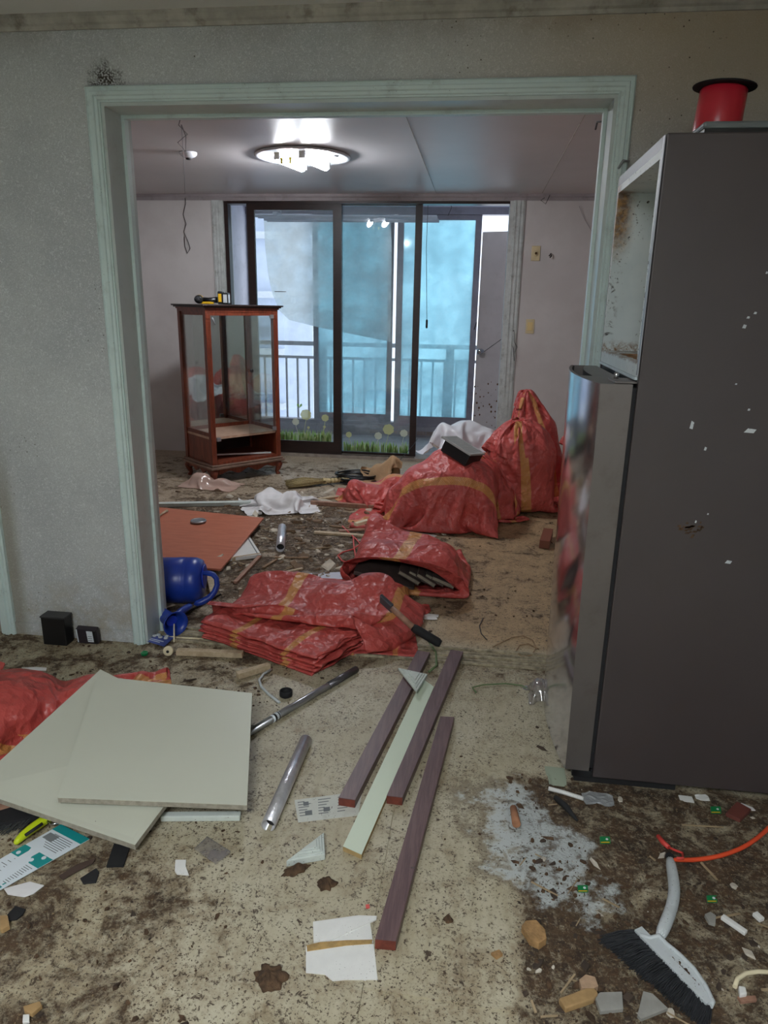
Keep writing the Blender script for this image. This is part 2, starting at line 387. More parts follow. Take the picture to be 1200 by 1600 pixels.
def sackmat(name, stripes=(.25, .75), w=.035, cross=None, red=S(198, 82, 76)):
    """woven red film with pale yellow lengthways stripes"""
    m, t, b = newmat(name)
    uv = t.n('TexCoord').outputs['UV']; U, V_ = t.n('SeparateXYZ', {0: uv}).outputs[:2]
    ob = t.n('TexCoord').outputs['Object']
    col = t.mix(t.mr(t.noise(ob, 5, 5, .6), .3, .7), tuple(x * .8 for x in red[:3]) + (1,), red)
    wv = t.n('TexChecker', {'Vector': t.n('Mapping', {'Vector': uv, 'Scale': (1.0, .8, 1)}).outputs[0], 'Scale': 220}).outputs[1]
    sm = None
    Uf = t.m('FRACT', U)
    for s_ in stripes:
        k = t.m('LESS_THAN', t.m('ABSOLUTE', t.m('SUBTRACT', Uf, s_)), w / 2)
        sm = k if sm is None else t.m('MAXIMUM', sm, k)
    if cross is not None:
        k = t.m('LESS_THAN', t.m('ABSOLUTE', t.m('SUBTRACT', V_, cross)), .03); sm = t.m('MAXIMUM', sm, k) if sm is not None else k
    yc = t.mix(wv, S(206, 158, 82), S(200, 128, 80))
    if sm is not None: col = t.mix(t.m('MULTIPLY', sm, .9), col, yc)
    gl = t.m('MULTIPLY', t.mr(t.noise(ob, 45, 5, .75), .50, .64), t.mr(t.noise(ob, 5, 4), .42, .62))
    col = t.mix(t.m('MULTIPLY', gl, .5), col, S(226, 132, 126))  # patchy sheen highlights painted into the red as paler colour
    L(t, col, b.inputs['Base Color'])
    b.inputs['Roughness'].default_value = .38; b.inputs['Specular IOR Level'].default_value = .55
    dv = t.n('VectorMath', {0: ob, 1: t.n('VectorMath', {0: t.n('TexNoise', {'Vector': ob, 'Scale': 5.0, 'Detail': 4}).outputs[1], 1: (.16, .16, .16)}, operation='MULTIPLY').outputs[0]}, operation='ADD').outputs[0]
    crease = t.n('TexVoronoi', {'Vector': t.n('Mapping', {'Vector': dv, 'Scale': (1, 1, .55)}).outputs[0], 'Scale': 13.0}).outputs[0]
    crease2 = t.n('TexVoronoi', {'Vector': dv, 'Scale': 31.0}).outputs[0]
    h = t.m('ADD', t.m('MULTIPLY', wv, .015), t.m('ADD', t.m('MULTIPLY', crease, 1.0), t.m('ADD', t.m('MULTIPLY', crease2, .32), t.m('MULTIPLY', t.noise(ob, 70, 4, .6), .12))))
    L(t, t.n('Bump', {'Height': h, 'Strength': .75, 'Distance': .03}).outputs[0], b.inputs['Normal'])
    b.inputs['Subsurface Weight'].default_value = 0.0
    return m
def woodmat(name, c1, c2, sc=(1, 1, 12), rough=.5, s=6, grime=.15):
    m, t, b = newmat(name)
    ob = t.n('TexCoord').outputs['Object']
    v = t.n('Mapping', {'Vector': ob, 'Scale': sc}).outputs[0]
    g = t.noise(v, s, 6, .65, .4); col = t.mix(t.mr(g, .32, .68), c1, c2)
    d = t.m('MULTIPLY', t.mr(t.noise(ob, 14, 6, .7), .52, .7), grime); col = t.mix(d, col, S(60, 46, 34))
    L(t, col, b.inputs['Base Color']); b.inputs['Roughness'].default_value = rough
    L(t, t.n('Bump', {'Height': g, 'Strength': .12, 'Distance': .004}).outputs[0], b.inputs['Normal'])
    return m
mFloor = floor_material()
mWall = wallpaper('grey_fibre_wallpaper', S(178, 182, 183), S(194, 198, 197))
mBackWall = wallpaper('pink_grey_wall', S(196, 190, 188), S(206, 201, 199), stain=False, fib=False)
mCeil = M('glossy_ceiling_paper', S(206, 200, 200), .40, var=.05, vs=1.5)
mCeilF = M('front_ceiling_paper', S(214, 212, 208), .6, var=.06, vs=2)
mCornice = M('dusty_cornice', S(168, 164, 154), .6, var=.25, vs=9, dirt=.6)
mMint = M('mint_paint', S(200, 217, 214), .35, var=.05, vs=4, speck=(90, .12, S(60, 60, 50)), dirt=.22, bump=.05, bs=30)
mMintIn = M('mint_jamb', S(184, 194, 191), .3, var=.05, vs=3, dirt=.18)
mWhiteTrim = M('chipped_white_trim', S(196, 200, 198), .5, var=.12, vs=14, dirt=.4, bump=.15, bs=30)
mBrown = woodmat('dark_brown_aluminium', S(30, 20, 19), S(44, 28, 24), rough=.35)
mGlass = sheetmat('dusty_glass', (.95, .98, .99, 1), .88, S(220, 226, 228), .05, .02, haze=3.5, transl=.7)
mClear = sheetmat('clear_glass', (.95, .98, .97, 1), .95, S(200, 210, 210), .05, .01)
mBlue = sheetmat('blue_window_film', (.60, .85, .91, 1), .40, S(192, 226, 234), .04, .08, haze=2.0, transl=.85)
mMilk = sheetmat('milky_window_film', (.88, .94, .94, 1), .40, S(240, 243, 242), .03, .2, haze=4.0, transl=.92)
mAlu = M('grey_aluminium_frame', S(140, 136, 146), .4, metal=.3, var=.15, vs=6, dirt=.2)
mLilac = M('balcony_paint', S(214, 216, 228), .7, var=.08, vs=3, dirt=.15)
mRailP = M('white_railing_paint', S(205, 210, 218), .5, var=.08, vs=8)
mMirror = M('old_mirror', S(205, 210, 208), .03, metal=1.0)
mCab = woodmat('reddish_cabinet_wood', S(98, 44, 28), S(132, 64, 42), (6, 6, .8), .35, 9, .2)
mCabDark = woodmat('dark_cabinet_top', S(30, 20, 18), S(46, 30, 26), (1, 1, 1), .4, 6, .1)
mCabDust = woodmat('dusty_plinth', S(112, 88, 74), S(132, 106, 90), (1, 1, 1), .7, 10, .3)
mShelf = woodmat('pale_shelf_board', S(176, 140, 116), S(196, 164, 140), (2, 2, 2), .4, 8, .1)
mBlack = M('black_plastic', S(20, 20, 22), .35, var=.2, vs=10)
mBlackM = M('matt_black_rubber', S(26, 26, 28), .8, var=.2, vs=14)
mSteel = M('brushed_steel', S(196, 194, 198), .13, metal=.92, var=.08, vs=5, dirt=.25, stretch=(1, 1, .05))
mSteelSide = M('door_edge_steel', S(112, 106, 103), .45, metal=.6, var=.06, vs=5, dirt=.2)
mFridge = M('brown_grey_fridge_enamel', S(67, 60, 60), .40, var=.06, vs=3, dirt=.12)
def liner():
    m, t, b = newmat('stained_white_liner'); pos = t.n('NewGeometry').outputs['Position']; X, Y, Z = t.n('SeparateXYZ', {0: pos}).outputs
    col = t.mix(t.mr(t.noise(pos, 6, 4), .3, .7), S(196, 206, 206), S(214, 220, 218))
    n = t.noise(pos, 26, 7, .75, .5)
    rust = t.m('MULTIPLY', t.m('MULTIPLY', t.mr(X, .50, .42), t.mr(Y, 2.40, 2.49)), t.mr(Z, 1.48, 1.66)); rust = t.mr(t.m('MULTIPLY', rust, t.m('ADD', n, .15)), .1, .75)
    col = t.mix(rust, col, t.mix(t.mr(t.noise(pos, 60, 4), .4, .6), S(150, 108, 50), S(104, 74, 42)))
    sk = t.m('MULTIPLY', t.mr(t.noise(pos, 75, 4, .7), .60, .65), t.mr(t.noise(pos, 7, 4), .44, .6)); col = t.mix(sk, col, S(50, 38, 28))
    fl_ = t.m('MULTIPLY', t.m('MULTIPLY', t.mr(Z, 1.31, 1.275), t.mr(Z, 1.26, 1.268)), t.mr(n, .42, .6)); col = t.mix(fl_, col, S(120, 84, 44))
    mo = t.m('MULTIPLY', t.m('MULTIPLY', t.mr(X, .45, .415), t.m('MULTIPLY', t.mr(Z, 1.58, 1.5), t.mr(Z, 1.28, 1.31))), t.mr(n, .53, .60)); col = t.mix(mo, col, S(46, 34, 26))
    L(t, col, b.inputs['Base Color']); b.inputs['Roughness'].default_value = .5; return m
mLiner = liner()
mRust = M('brown_rust_stain', S(142, 100, 52), .8, var=.5, vs=30, bump=.5, bs=60)
mRibbon = M('red_ribbon_film', S(206, 40, 58), .28, var=.12, vs=8, coat=.4)
mSack = sackmat('red_woven_sack', (.22, .72), .045)
mSackB = sackmat('red_woven_sack_wide_stripe', (.13, .36, .63, .86), .03)
mSackF = sackmat('red_woven_folded', (.30, .74), .05)
mTwine = M('red_plastic_string', S(214, 90, 84), .5)
mWhitePl = sheetmat('white_carrier_plastic', (.9, .92, .95, 1), .02, S(232, 234, 240), .04, .25, transl=.2)
mPaper = M('white_crumpled_film', S(222, 220, 220), .5, var=.06, vs=8, dirt=.12)
mPink = sheetmat('pinkish_bubble_film', (.95, .85, .8, 1), .2, S(236, 204, 188), .06, .2, transl=.3)
mCloth = M('tan_cloth', S(180, 148, 112), .9, var=.15, vs=10, bump=.3, bs=200)
mStraw = woodmat('straw', S(128, 112, 74), S(172, 154, 108), (14, 2, 14), .8, 14, .2)
mBindC = M('pale_broom_binding', S(206, 186, 140), .7, var=.15, vs=40)
mRedBoard = woodmat('red_brown_veneer', S(176, 102, 78), S(190, 116, 90), (1.5, 8, 1), .42, 5, .05)
mGreyMetal = M('grey_lid_metal', S(158, 162, 166), .35, metal=.6, var=.1, vs=12)
mAluTube = M('shiny_aluminium_foil_tube', S(216, 216, 222), .30, metal=.72, var=.12, vs=40, bump=.25, bs=70)
mAluPole = M('aluminium_pole', S(176, 178, 182), .3, metal=.9, var=.12, vs=12)
mWood = woodmat('raw_pine', S(170, 150, 120), S(196, 178, 150), (3, 3, 3), .7, 12, .25)
mWoodD = woodmat('weathered_lath', S(128, 102, 76), S(160, 132, 102), (3, 3, 3), .75, 12, .35)
mWoodR = woodmat('pinkish_lath', S(140, 104, 86), S(168, 128, 106), (3, 3, 3), .6, 12, .2)
mCan = M('blue_watering_can_plastic', S(28, 58, 150), .33, var=.08, vs=5, dirt=.08)
mCanIn = M('blue_plastic_lining', S(24, 52, 170), .4)
mBeige = M('beige_laminate', S(196, 198, 182), .42, var=.02, vs=3, speck=(14, .02, S(60, 60, 50)))
mCore = M('chipboard_edge', S(152, 146, 132), .85, var=.2, vs=60, bump=.2, bs=150)
mPurple = woodmat('purple_brown_veneer', S(88, 66, 68), S(110, 86, 86), (22, 1.6, 16), .42, 5, .08)
mMahog = woodmat('mahogany_end', S(96, 44, 34), S(120, 58, 44), (4, 4, 4), .6, 9, .1)
mMintB = M('pale_green_laminate', S(206, 218, 196), .38, var=.03, vs=3)
mMdf = M('mdf_edge', S(170, 144, 98), .8, var=.15, vs=50)
mChalk = M('dusty_white_moulding', S(200, 208, 202), .6, var=.08, vs=14, speck=(120, .2, S(70, 66, 58)), dirt=.2)
mPrint = M('printed_paper', S(204, 206, 198), .7, var=.06, vs=10, speck=(110, .18, S(90, 84, 74)), dirt=.25)
mInk = M('grey_ink', S(112, 116, 118), .8)
mTeal = M('teal_print', S(26, 140, 140), .45)
mCard = M('glossy_white_card', S(214, 222, 228), .35, var=.03, vs=6)
mLime = M('lime_plastic', S(196, 214, 30), .4, var=.1, vs=20, dirt=.12)
mDarkCloth = M('charcoal_bristle', S(58, 60, 60), .85, var=.35, vs=50, bump=.6, bs=140, stretch=(1, 8, 1))
mGreyPl = M('pale_grey_plastic', S(190, 196, 198), .45, var=.05, vs=10, speck=(130, .16, S(70, 66, 60)), dirt=.18)
mBristle = M('black_bristle', S(32, 34, 38), .7, var=.3, vs=40)
mOrange = M('orange_red_cable', S(226, 82, 46), .35, var=.06, vs=10)
mRedTie = M('red_tie', S(206, 70, 62), .5)
mGreen = M('green_bottle_plastic', S(14, 120, 66), .35)
mCream = M('cream_plastic', S(226, 214, 180), .5, var=.06, vs=20, dirt=.1)
mIvory = M('ivory_switch_plastic', S(214, 196, 156), .45, var=.08, vs=20)
mWhite = M('white_ceramic', S(226, 226, 222), .4, var=.05, vs=20, speck=(160, .14, S(90, 84, 74)), dirt=.08)
mGlue = M('brown_glue', S(170, 138, 84), .5, var=.3, vs=40)
mCork = M('ochre_cork', S(162, 126, 82), .8, var=.3, vs=40, bump=.4, bs=120)
mTan = M('varnished_wood_chip', S(172, 140, 96), .45, var=.25, vs=20, dirt=.3)
mGreyStone = M('grey_slate_chip', S(146, 144, 138), .7, var=.15, vs=20)
mClearPl = sheetmat('clear_plastic_wrap', (.96, .96, .97, 1), .62, S(190, 186, 190), .14, .12, haze=20)
mWine = M('wine_red_packaging', S(106, 58, 50), .5, var=.1, vs=20)
mBluePk = M('blue_printed_pack', S(70, 86, 156), .45, var=.08, vs=20)
mFoil = M('crumpled_foil', S(186, 190, 192), .3, metal=.5, bump=.4, bs=60)
mSoil = M('brown_soil_crumb', S(82, 62, 44), .95, var=.5, vs=40, bump=.6, bs=90)
mWire = M('thin_dark_wire', S(60, 56, 58), .6)
mWireL = M('thin_pale_wire', S(150, 144, 146), .6)
mGreenCord = M('olive_cord', S(96, 116, 76), .6)
mDoorG = M('grey_steel_door', S(188, 182, 184), .45, var=.08, vs=3, dirt=.1)
mChrome = M('chrome', S(190, 190, 192), .12, metal=1.0)
mYellow = M('yellow_tool_plastic', S(214, 168, 30), .4)
mBook = M('book_paper', S(132, 124, 108), .8, var=.2, vs=40)
mBookD = M('dark_book_cover', S(74, 62, 58), .6, var=.2, vs=20)
mBrick = M('balcony_tile', S(150, 134, 128), .6, var=.25, vs=12)
mFacade = M('far_facade', S(196, 206, 224), .8, var=.05, vs=.5)
mFacWin = M('far_window', S(150, 168, 196), .4)
mGrass = sheetmat('printed_grass', (.8, 1, .7, 1), .05, S(168, 216, 110), .03, .2, transl=.4)
mGrassL = sheetmat('printed_pale_grass', (.8, 1, .7, 1), .25, S(220, 238, 176), .03, .2, transl=.4)
mFlower = sheetmat('printed_flower', (1, 1, .8, 1), .2, S(232, 230, 168), .03, .2, transl=.4)
mPetal = sheetmat('printed_pale_flower', (1, 1, .8, 1), .2, S(244, 244, 220), .03, .2, transl=.4)
mTube = emit('lit_tube', (.92, .95, 1.0, 1), BACK_LAMP)
mFillPanel = emit('fill_panel', (.92, .965, 1.0, 1), FRONT_FILL)
mLampBase = M('white_lamp_enamel', S(220, 222, 228), .25)

# ================================================================== STRUCTURE
YA, YA2, YF, YF2 = 2.60, 2.78, 6.50, 6.68
XL, XR, YB = -2.7, 1.22, -2.0              # front room
BXL, BXR = -3.5, 1.75                      # back room
CZ = 2.315
OL, OR_, OT = -1.338, 0.398, 2.055         # doorway opening
fl = struct(MB().box((BXL, YB, -.06), (BXR, YF2, 0)).build('floor', mFloor), 'stripped dirty floor scattered with grit and rubbish')
# loose floor covering sheets whose cut edges show
for pts in ([(-.168, 1.16), (.155, 1.15), (.157, 1.95), (-.166, 2.56)], [(-.74, .7), (-.173, .7), (-.171, 2.55), (-.74, 2.5)]):
    MB().slab([(x, y, .0032) for x, y in pts], .003).build('floor_sheet', mFloor, fl)
# the worn door track: thin rails across the doorway
for k, y in enumerate((2.632, 2.662, 2.692, 2.722, 2.752)):
    o = MB().box((OL, y, 0), (OR_, y + .012, .006 if k % 2 else .009)).build('track_rail', M('worn_rail%d' % k, S(158, 148, 124), .6, var=.5, vs=30, dirt=.9), fl)
# partition with the wide doorway
def wall(name, boxes, mat):
    m = MB()
    for a, b in boxes: m.box(a, b)
    return struct(m.build(name, mat))
wall('wall_partition', [((XL, YA, 0), (OL, YA2, CZ)), ((OR_, YA, 0), (BXR, YA2, CZ)), ((OL, YA, OT), (OR_, YA2, CZ))], mWall)
wall('wall_left', [((XL - .1, YB, 0), (XL, YA, CZ))], mWall)
wall('wall_right', [((XR, YB, 0), (XR + .1, YA, CZ))], mWall)
wall('wall_rear', [((XL, YB - .1, 0), (XR, YB, CZ))], mWall)
wall('wall_back_left', [((BXL - .1, YA2, 0), (BXL, YF, CZ))], mBackWall)
wall('wall_back_right', [((BXR, YA2, 0), (BXR + .1, YF, CZ))], mBackWall)
DL, DR, DT = -2.305, 0.230, 2.25
wall('wall_far', [((BXL, YF, 0), (DL, YF2, CZ)), ((DR, YF, 0), (BXR, YF2, CZ)), ((DL, YF, DT), (DR, YF2, CZ))], mBackWall)
wall('wall_partition_rear_face', [((BXL, YA2, 0), (OL, YA2 + .006, CZ)), ((OR_, YA2, 0), (BXR, YA2 + .006, CZ)), ((OL, YA2, OT), (OR_, YA2 + .006, CZ))], mBackWall)
struct(MB().box((XL, YB, CZ), (XR, YA, CZ + .06)).build('ceiling', mCeilF))
ceil2 = struct(MB().box((BXL, YA2, 2.303), (BXR, YF, 2.36)).build('ceiling_back_room', mCeil))
for x in (-.42, .45): MB().box((x, YA2 + .01, 2.3015), (x + .004, YF - .05, 2.3035)).build('paper_joint', mCornice, ceil2)
# cornices
def molding(name, p0, p1, prof, mat, out):
    """prof: (outward, z) pairs swept from p0 to p1"""
    m = MB(); o = Vector(out)
    pts = [Vector((p0[0], p0[1], 0)) + o * a + Vector((0, 0, z)) for a, z in prof]
    m.prism(pts, Vector((p1[0] - p0[0], p1[1] - p0[1], 0))); return m.build(name, mat)
cp = [(0, 2.272), (.008, 2.272), (.012, 2.283), (.02, 2.288), (.03, 2.302), (.03, CZ), (0, CZ)]
struct(molding('trim_1', (XL, YA), (XR, YA), cp, mCornice, (0, -1, 0)))
cp2 = [(0, 2.252), (.010, 2.252), (.014, 2.272), (.022, 2.280), (.022, 2.303), (0, 2.303)]
struct(molding('trim_2', (BXL, YF), (BXR, YF), cp2, M('greyed_cornice', S(150, 142, 144), .5, var=.1, vs=5, dirt=.3), (0, -1, 0)))
# doorway casing: stepped mint profile on three sides, jamb lining and stop
def casing(name, path, inner, mat):
    """mitred stepped casing; path is the outer outline, inner the opening outline (x, z) triples"""
    m = MB(); prof = [(0, 0), (0, .014), (.10, .020), (.18, .016), (.34, .016), (.40, .024), (.62, .024), (.68, .018), (.86, .018), (.92, .012), (1.0, .012), (1, 0)]
    for (xo, zo, xi, zi), (xo2, zo2, xi2, zi2) in zip(path, path[1:]):
        A = [Vector((xo + (xi - xo) * t, YA - h, zo + (zi - zo) * t)) for t, h in prof]
        B_ = [Vector((xo2 + (xi2 - xo2) * t, YA - h, zo2 + (zi2 - zo2) * t)) for t, h in prof]
        n = len(prof); m.add(A + B_, [(i, (i + 1) % n, (i + 1) % n + n, i + n) for i in range(n)] + [tuple(range(n - 1, -1, -1)), tuple(range(n, 2 * n))])
    return m.build(name, mat)
eo, ei = .047, .003
for i, seg in enumerate(([(OL - eo, 0, OL + ei, 0), (OL - eo, OT + eo, OL + ei, OT - ei)],
                         [(OL - eo, OT + eo, OL + ei, OT - ei), (OR_ + eo, OT + eo, OR_ - ei, OT - ei)],
                         [(OR_ + eo, OT + eo, OR_ - ei, OT - ei), (OR_ + eo, 0, OR_ - ei, 0)])):
    struct(casing('trim_%d' % (3 + i), seg, None, mMint))
jm = MB(); jm.box((OL, YA - .004, 0), (OL + .014, YA2 + .012, OT)); jm.box((OR_ - .014, YA - .004, 0), (OR_, YA2 + .012, OT)); jm.box((OL + .014, YA - .004, OT - .014), (OR_ - .014, YA2 + .012, OT))
jb = struct(jm.build('trim_6', mMintIn))
st = MB(); y0, y1 = 2.715, 2.745
st.box((OL + .014, y0, 0), (OL + .026, y1, OT - .014)); st.box((OR_ - .026, y0, 0), (OR_ - .014, y1, OT - .014)); st.box((OL + .026, y0, OT - .026), (OR_ - .026, y1, OT - .014))
st.build('door_stop', mMint, jb)
# casing of the next door at the very left
struct(casing('trim_7', [(-1.925, 0, -1.99, 0), (-1.925, 2.1, -1.99, 2.04)], None, mMint))
struct(MB().box((-1.925, YA - .006, 0), (OL - eo, YA, .055)).build('baseboard_partition', mWall))
# far doorway side casings
for k, (a, b) in enumerate(((DL - .085, DL), (DR, DR + .095))):
    m = MB().box((a, YF - .012, 0), (b, YF, DT + .003)); 
    for q in (.15, .5, .8): m.box((a + (b - a) * q, YF - .018, 0), (a + (b - a) * (q + .09), YF - .011, DT))
    struct(m.build('trim_%d' % (8 + k), mWhiteTrim))
lin_ = MB().box((DR - .03, YF, 0), (DR, YF2 + .05, DT)).box((DL, YF, 0), (DL + .012, YF2 + .05, DT)); struct(lin_.build('trim_10', mWhiteTrim))
struct(MB().box((DL, YF - .01, 0), (DR, YF2 + .02, .028)).build('trim_11', M('dusty_sill', S(150, 140, 130), .7, var=.2, vs=10, dirt=.5)))

# ---------------------------------------------------------------- sliding balcony door leaves
def leaf(name, x0, x1, z0, z1, y, wl, wr, wt, wb, d=.035):
    m = MB(); e = .0
    if wl: m.box((x0, y, z0), (x0 + wl, y + d, z1))
    if wr: m.box((x1 - wr, y, z0), (x1, y + d, z1))
    m.box((x0 + wl, y, z1 - wt), (x1 - wr, y + d, z1)); m.box((x0 + wl, y, z0), (x1 - wr, y + d, z0 + wb))
    root = struct(m.build(name, mBrown), None)
    MB().box((x0 + wl * .9, y + d * .4, z0 + wb * .9), (x1 - wr * .9, y + d * .4 + .005, z1 - wt * .9)).build('glass_pane', mGlass, root)
    return root
w1 = leaf('window_1', -2.083, -1.236, .030, 2.232, YF + .02, .066, .075, .055, .115)
w2 = leaf('window_2', -1.262, -.537, .030, 2.240, YF + .075, .02, .060, .018, .022)
fr = MB(); fr.box((DL + .012, YF + .03, .028), (DL + .048, YF + .11, DT)); fr.box((DL + .048, YF + .015, DT - .022), (DR - .03, YF + .13, DT)); fr.box((DL + .048, YF + .015, .028), (-.54, YF + .02, .034))
w3 = struct(fr.build('window_3', mBrown))
# printed meadow along the foot of both panes
def decal(parent, x0, x1, zb, y, seed, flowers, fly=None):
    rnd = random.Random(seed)
    for nm, mt, n, h0, h1 in (('printed_grass', mGrass, 150, .05, .12), ('printed_pale_grass', mGrassL, 110, .04, .11)):
        m = MB(); yy = y if mt is mGrass else y - .0008
        for k in range(n):
            x = x0 + .006 + (x1 - x0 - .02) * rnd.random(); h = h0 + (h1 - h0) * rnd.random(); l = (rnd.random() - .5) * .03; ww = .003 + .004 * rnd.random()
            l = max(x0 - x + .003, min(x1 - x - .003, l))
            m.add([(x - ww, yy, zb), (x + ww, yy, zb), (x + ww * .7 + l * .4, yy, zb + h * .6), (x + l, yy, zb + h), (x - ww * .7 + l * .4, yy, zb + h * .6)], [(0, 1, 2, 3, 4)])
        m.build(nm, mt, parent)
    for (fx, fz, r, mt) in flowers:
        m = MB(); P = []
        for k in range(24):
            a = 2 * math.pi * k / 24; rr = r * (1 + .13 * abs(math.sin(3.5 * a)) - .08); P.append((fx + math.cos(a) * rr, y - .0012, fz + math.sin(a) * rr * .95))
        m.add(P, [tuple(range(24))])
        s0, s1 = (fx, y - .001, fz - r), (fx + .025 * (1 if fx > (x0 + x1) / 2 else -1) * -1, y - .001, zb + .06)
        m.add([(s0[0] - .002, y - .001, s0[2]), (s0[0] + .002, y - .001, s0[2]), (s1[0] + .002, y - .001, s1[2]), (s1[0] - .002, y - .001, s1[2])], [(0, 1, 2, 3)])
        m.build('printed_flower', mt, parent)
yd = YF + .02 + .035 * .4 - .0015; yd2 = YF + .075 + .035 * .4 - .0015
def at(px, py, Y): q = PY(px, py, Y); return q.x, q.z
A = [(at(478, 648, yd), .052, mFlower), (at(462, 659, yd), .034, mPetal), (at(508, 653, yd), .034, mFlower), (at(507, 667, yd), .013, mFlower), (at(482, 668, yd), .013, mFlower)]
decal(w1, -2.015, -1.312, .146, yd, 3, [(q[0], q[1], r, m_) for q, r, m_ in A])
A = [(at(607, 671, yd2), .052, mFlower), (at(591, 681, yd2), .036, mPetal), (at(631, 677, yd2), .036, mPetal), (at(545, 679, yd2), .028, mFlower)]
decal(w2, -1.23, -.60, .054, yd2, 5, [(q[0], q[1], r, m_) for q, r, m_ in A])
m = MB(); q = PY(468, 634, yd)
for sx in (-1, 1):
    m.add([(q.x, yd - .001, q.z - .02), (q.x + sx * .026, yd - .001, q.z + .002), (q.x + sx * .022, yd - .001, q.z + .022), (q.x + sx * .004, yd - .001, q.z + .012)], [(0, 1, 2, 3)])
m.build('printed_butterfly', mGrass, w1)
a, b = PY(429, 455, yd), PY(447, 455, yd)
MB().box((a.x, yd - .002, a.z - .006), (b.x, yd, a.z)).build('glue_smear', mSoil, w1)

# ---------------------------------------------------------------- balcony beyond
BY = 7.80
struct(MB().box((-3.2, YF2, -.06), (1.2, 8.12, 0)).build('floor_balcony', M('balcony_floor', S(170, 164, 162), .6, var=.2, vs=6, dirt=.4)))
struct(MB().box((-3.2, YF2, 2.42), (1.2, 8.0, 2.5)).build('ceiling_balcony', mLilac))
struct(MB().box((-2.60, YF2, 0), (-2.50, 8.0, 2.42)).build('wall_balcony_left', mLilac))
struct(MB().box((.62, YF2, 0), (.72, 8.0, 2.42)).build('wall_balcony_right', mLilac))
par = struct(MB().box((-2.5, BY - .02, 0), (.62, BY + .16, .11)).build('wall_parapet', M('grey_parapet', S(150, 146, 152), .7, var=.15, vs=6, dirt=.3)))
for k in range(16):
    x = -1.15 + k * .105
    MB().box((x, BY - .028, .022), (x + .096, BY - .02, .062)).build('brick', mBrick, par)
# outer glazing: frame with blue-filmed sliding sashes
hz = 2.29
fr = MB(); fr.box((-2.5, BY - .02, hz), (.62, BY + .1, hz + .07)); fr.box((-2.5, BY, .11), (.62, BY + .1, .15)); fr.box((-2.5, BY, .15), (-2.44, BY + .1, hz)); fr.box((.56, BY, .15), (.62, BY + .1, hz))
outer = struct(fr.build('window_4', mAlu)); struct(MB().box((-2.5, BY - .02, hz + .07), (.62, BY + .2, 2.42)).build('wall_balcony_head', mLilac))
def sash(n, x0, x1, y, pane, w_=.055, zb=.15):
    m = MB(); m.box((x0, y, zb), (x0 + w_, y + .03, hz)); m.box((x1 - w_, y, zb), (x1, y + .03, hz)); m.box((x0 + w_, y, hz - .05), (x1 - w_, y + .03, hz)); m.box((x0 + w_, y, zb), (x1 - w_, y + .03, zb + .075))
    r = struct(m.build('window_%d' % n, mAlu))
    if pane: MB().box((x0 + w_ * .9, y + .012, zb + .07), (x1 - w_ * .9, y + .017, hz - .045)).build('glass_pane', pane, r)
    return r
sash(5, -1.80, -.93, BY + .05, mBlue)
sash(6, -.89, -.03, BY + .005, mBlue, .065)
# a torn sheet of milky film hanging inside the blue sash
P_ = [(412, 338), (610, 338), (612, 380), (611, 470), (610, 534), (560, 524), (500, 512), (452, 500), (437, 486), (426, 460), (419, 430), (414, 385)]
m = MB(); m.prism([PY(x, y, BY - .06) for x, y in P_], (0, .003, 0))
tag(m.build('hanging_plastic_sheet', mMilk), 'torn milky plastic sheet hanging behind the sliding balcony doors', 'plastic sheet')
# drying-rack rails under the balcony ceiling
dr = thing('drying_rack', 'white ceiling drying rack rails seen through the balcony doors', 'drying rack', (-1.3, 7.35, 2.42))
for k, (y, z) in enumerate(((7.15, 2.20), (7.25, 2.20), (7.45, 2.20), (7.55, 2.20))):
    MB().tube([(-2.2, y, z), (-.45, y, z)], .013, 8).build('rail', mRailP, dr)
for x in (-2.0, -.62):
    MB().box((x - .02, 7.13, 2.205), (x + .02, 7.57, 2.235)).build('cross_bar', mRailP, dr)
    MB().tube([(x, 7.35, 2.23), (x, 7.35, 2.42)], .008, 6).build('hanger', mRailP, dr)
lp = PY(582, 322, 7.4)
tag(MB().lathe([(.03, 0), (.07, .01), (.085, .03), (.085, .06), (.07, .075), (.05, .078)], (lp.x, 7.4, 2.342), seg=20).build('balcony_ceiling_lamp', mLampBase), 'round white lamp under the balcony ceiling', 'lamp')
# pull cord in the open part
a, b = PY(668, 350, 6.85), PY(667, 500, 6.85)
pc = thing('pull_cord', 'thin pull cord with black end before the blue window', 'cord', (a.x, a.y, 2.42))
MB().tube([(a.x, a.y, 2.42), (a.x - .004, a.y, 1.9), (b.x, a.y, b.z)], .0025, 5).build('string', mWire, pc)
MB().lathe([(.006, 0), (.01, .01), (.01, .07), (.005, .08)], (b.x, a.y, b.z - .075), seg=8).build('toggle', mBlack, pc)
# railing outside
rl = thing('balcony_railing', 'pale metal railing with upright bars outside the balcony window', 'railing', (-.9, 8.02, 0))
MB().box((-2.5, 8.0, .945), (.62, 8.05, .99)).build('top_rail', mRailP, rl); MB().box((-2.5, 8.01, .80), (.62, 8.04, .83)).build('mid_rail', mRailP, rl); MB().box((-2.5, 8.01, .09), (.62, 8.04, .12)).build('bottom_rail', mRailP, rl)
for k in range(24):
    x = -2.42 + k * .128; MB().box((x, 8.015, .12), (x + .022, 8.035, .80)).build('baluster', mRailP, rl)
for x in (-1.78, -.35): MB().box((x, 7.99, 0), (x + .09, 8.06, .99)).build('post', mAlu, rl)
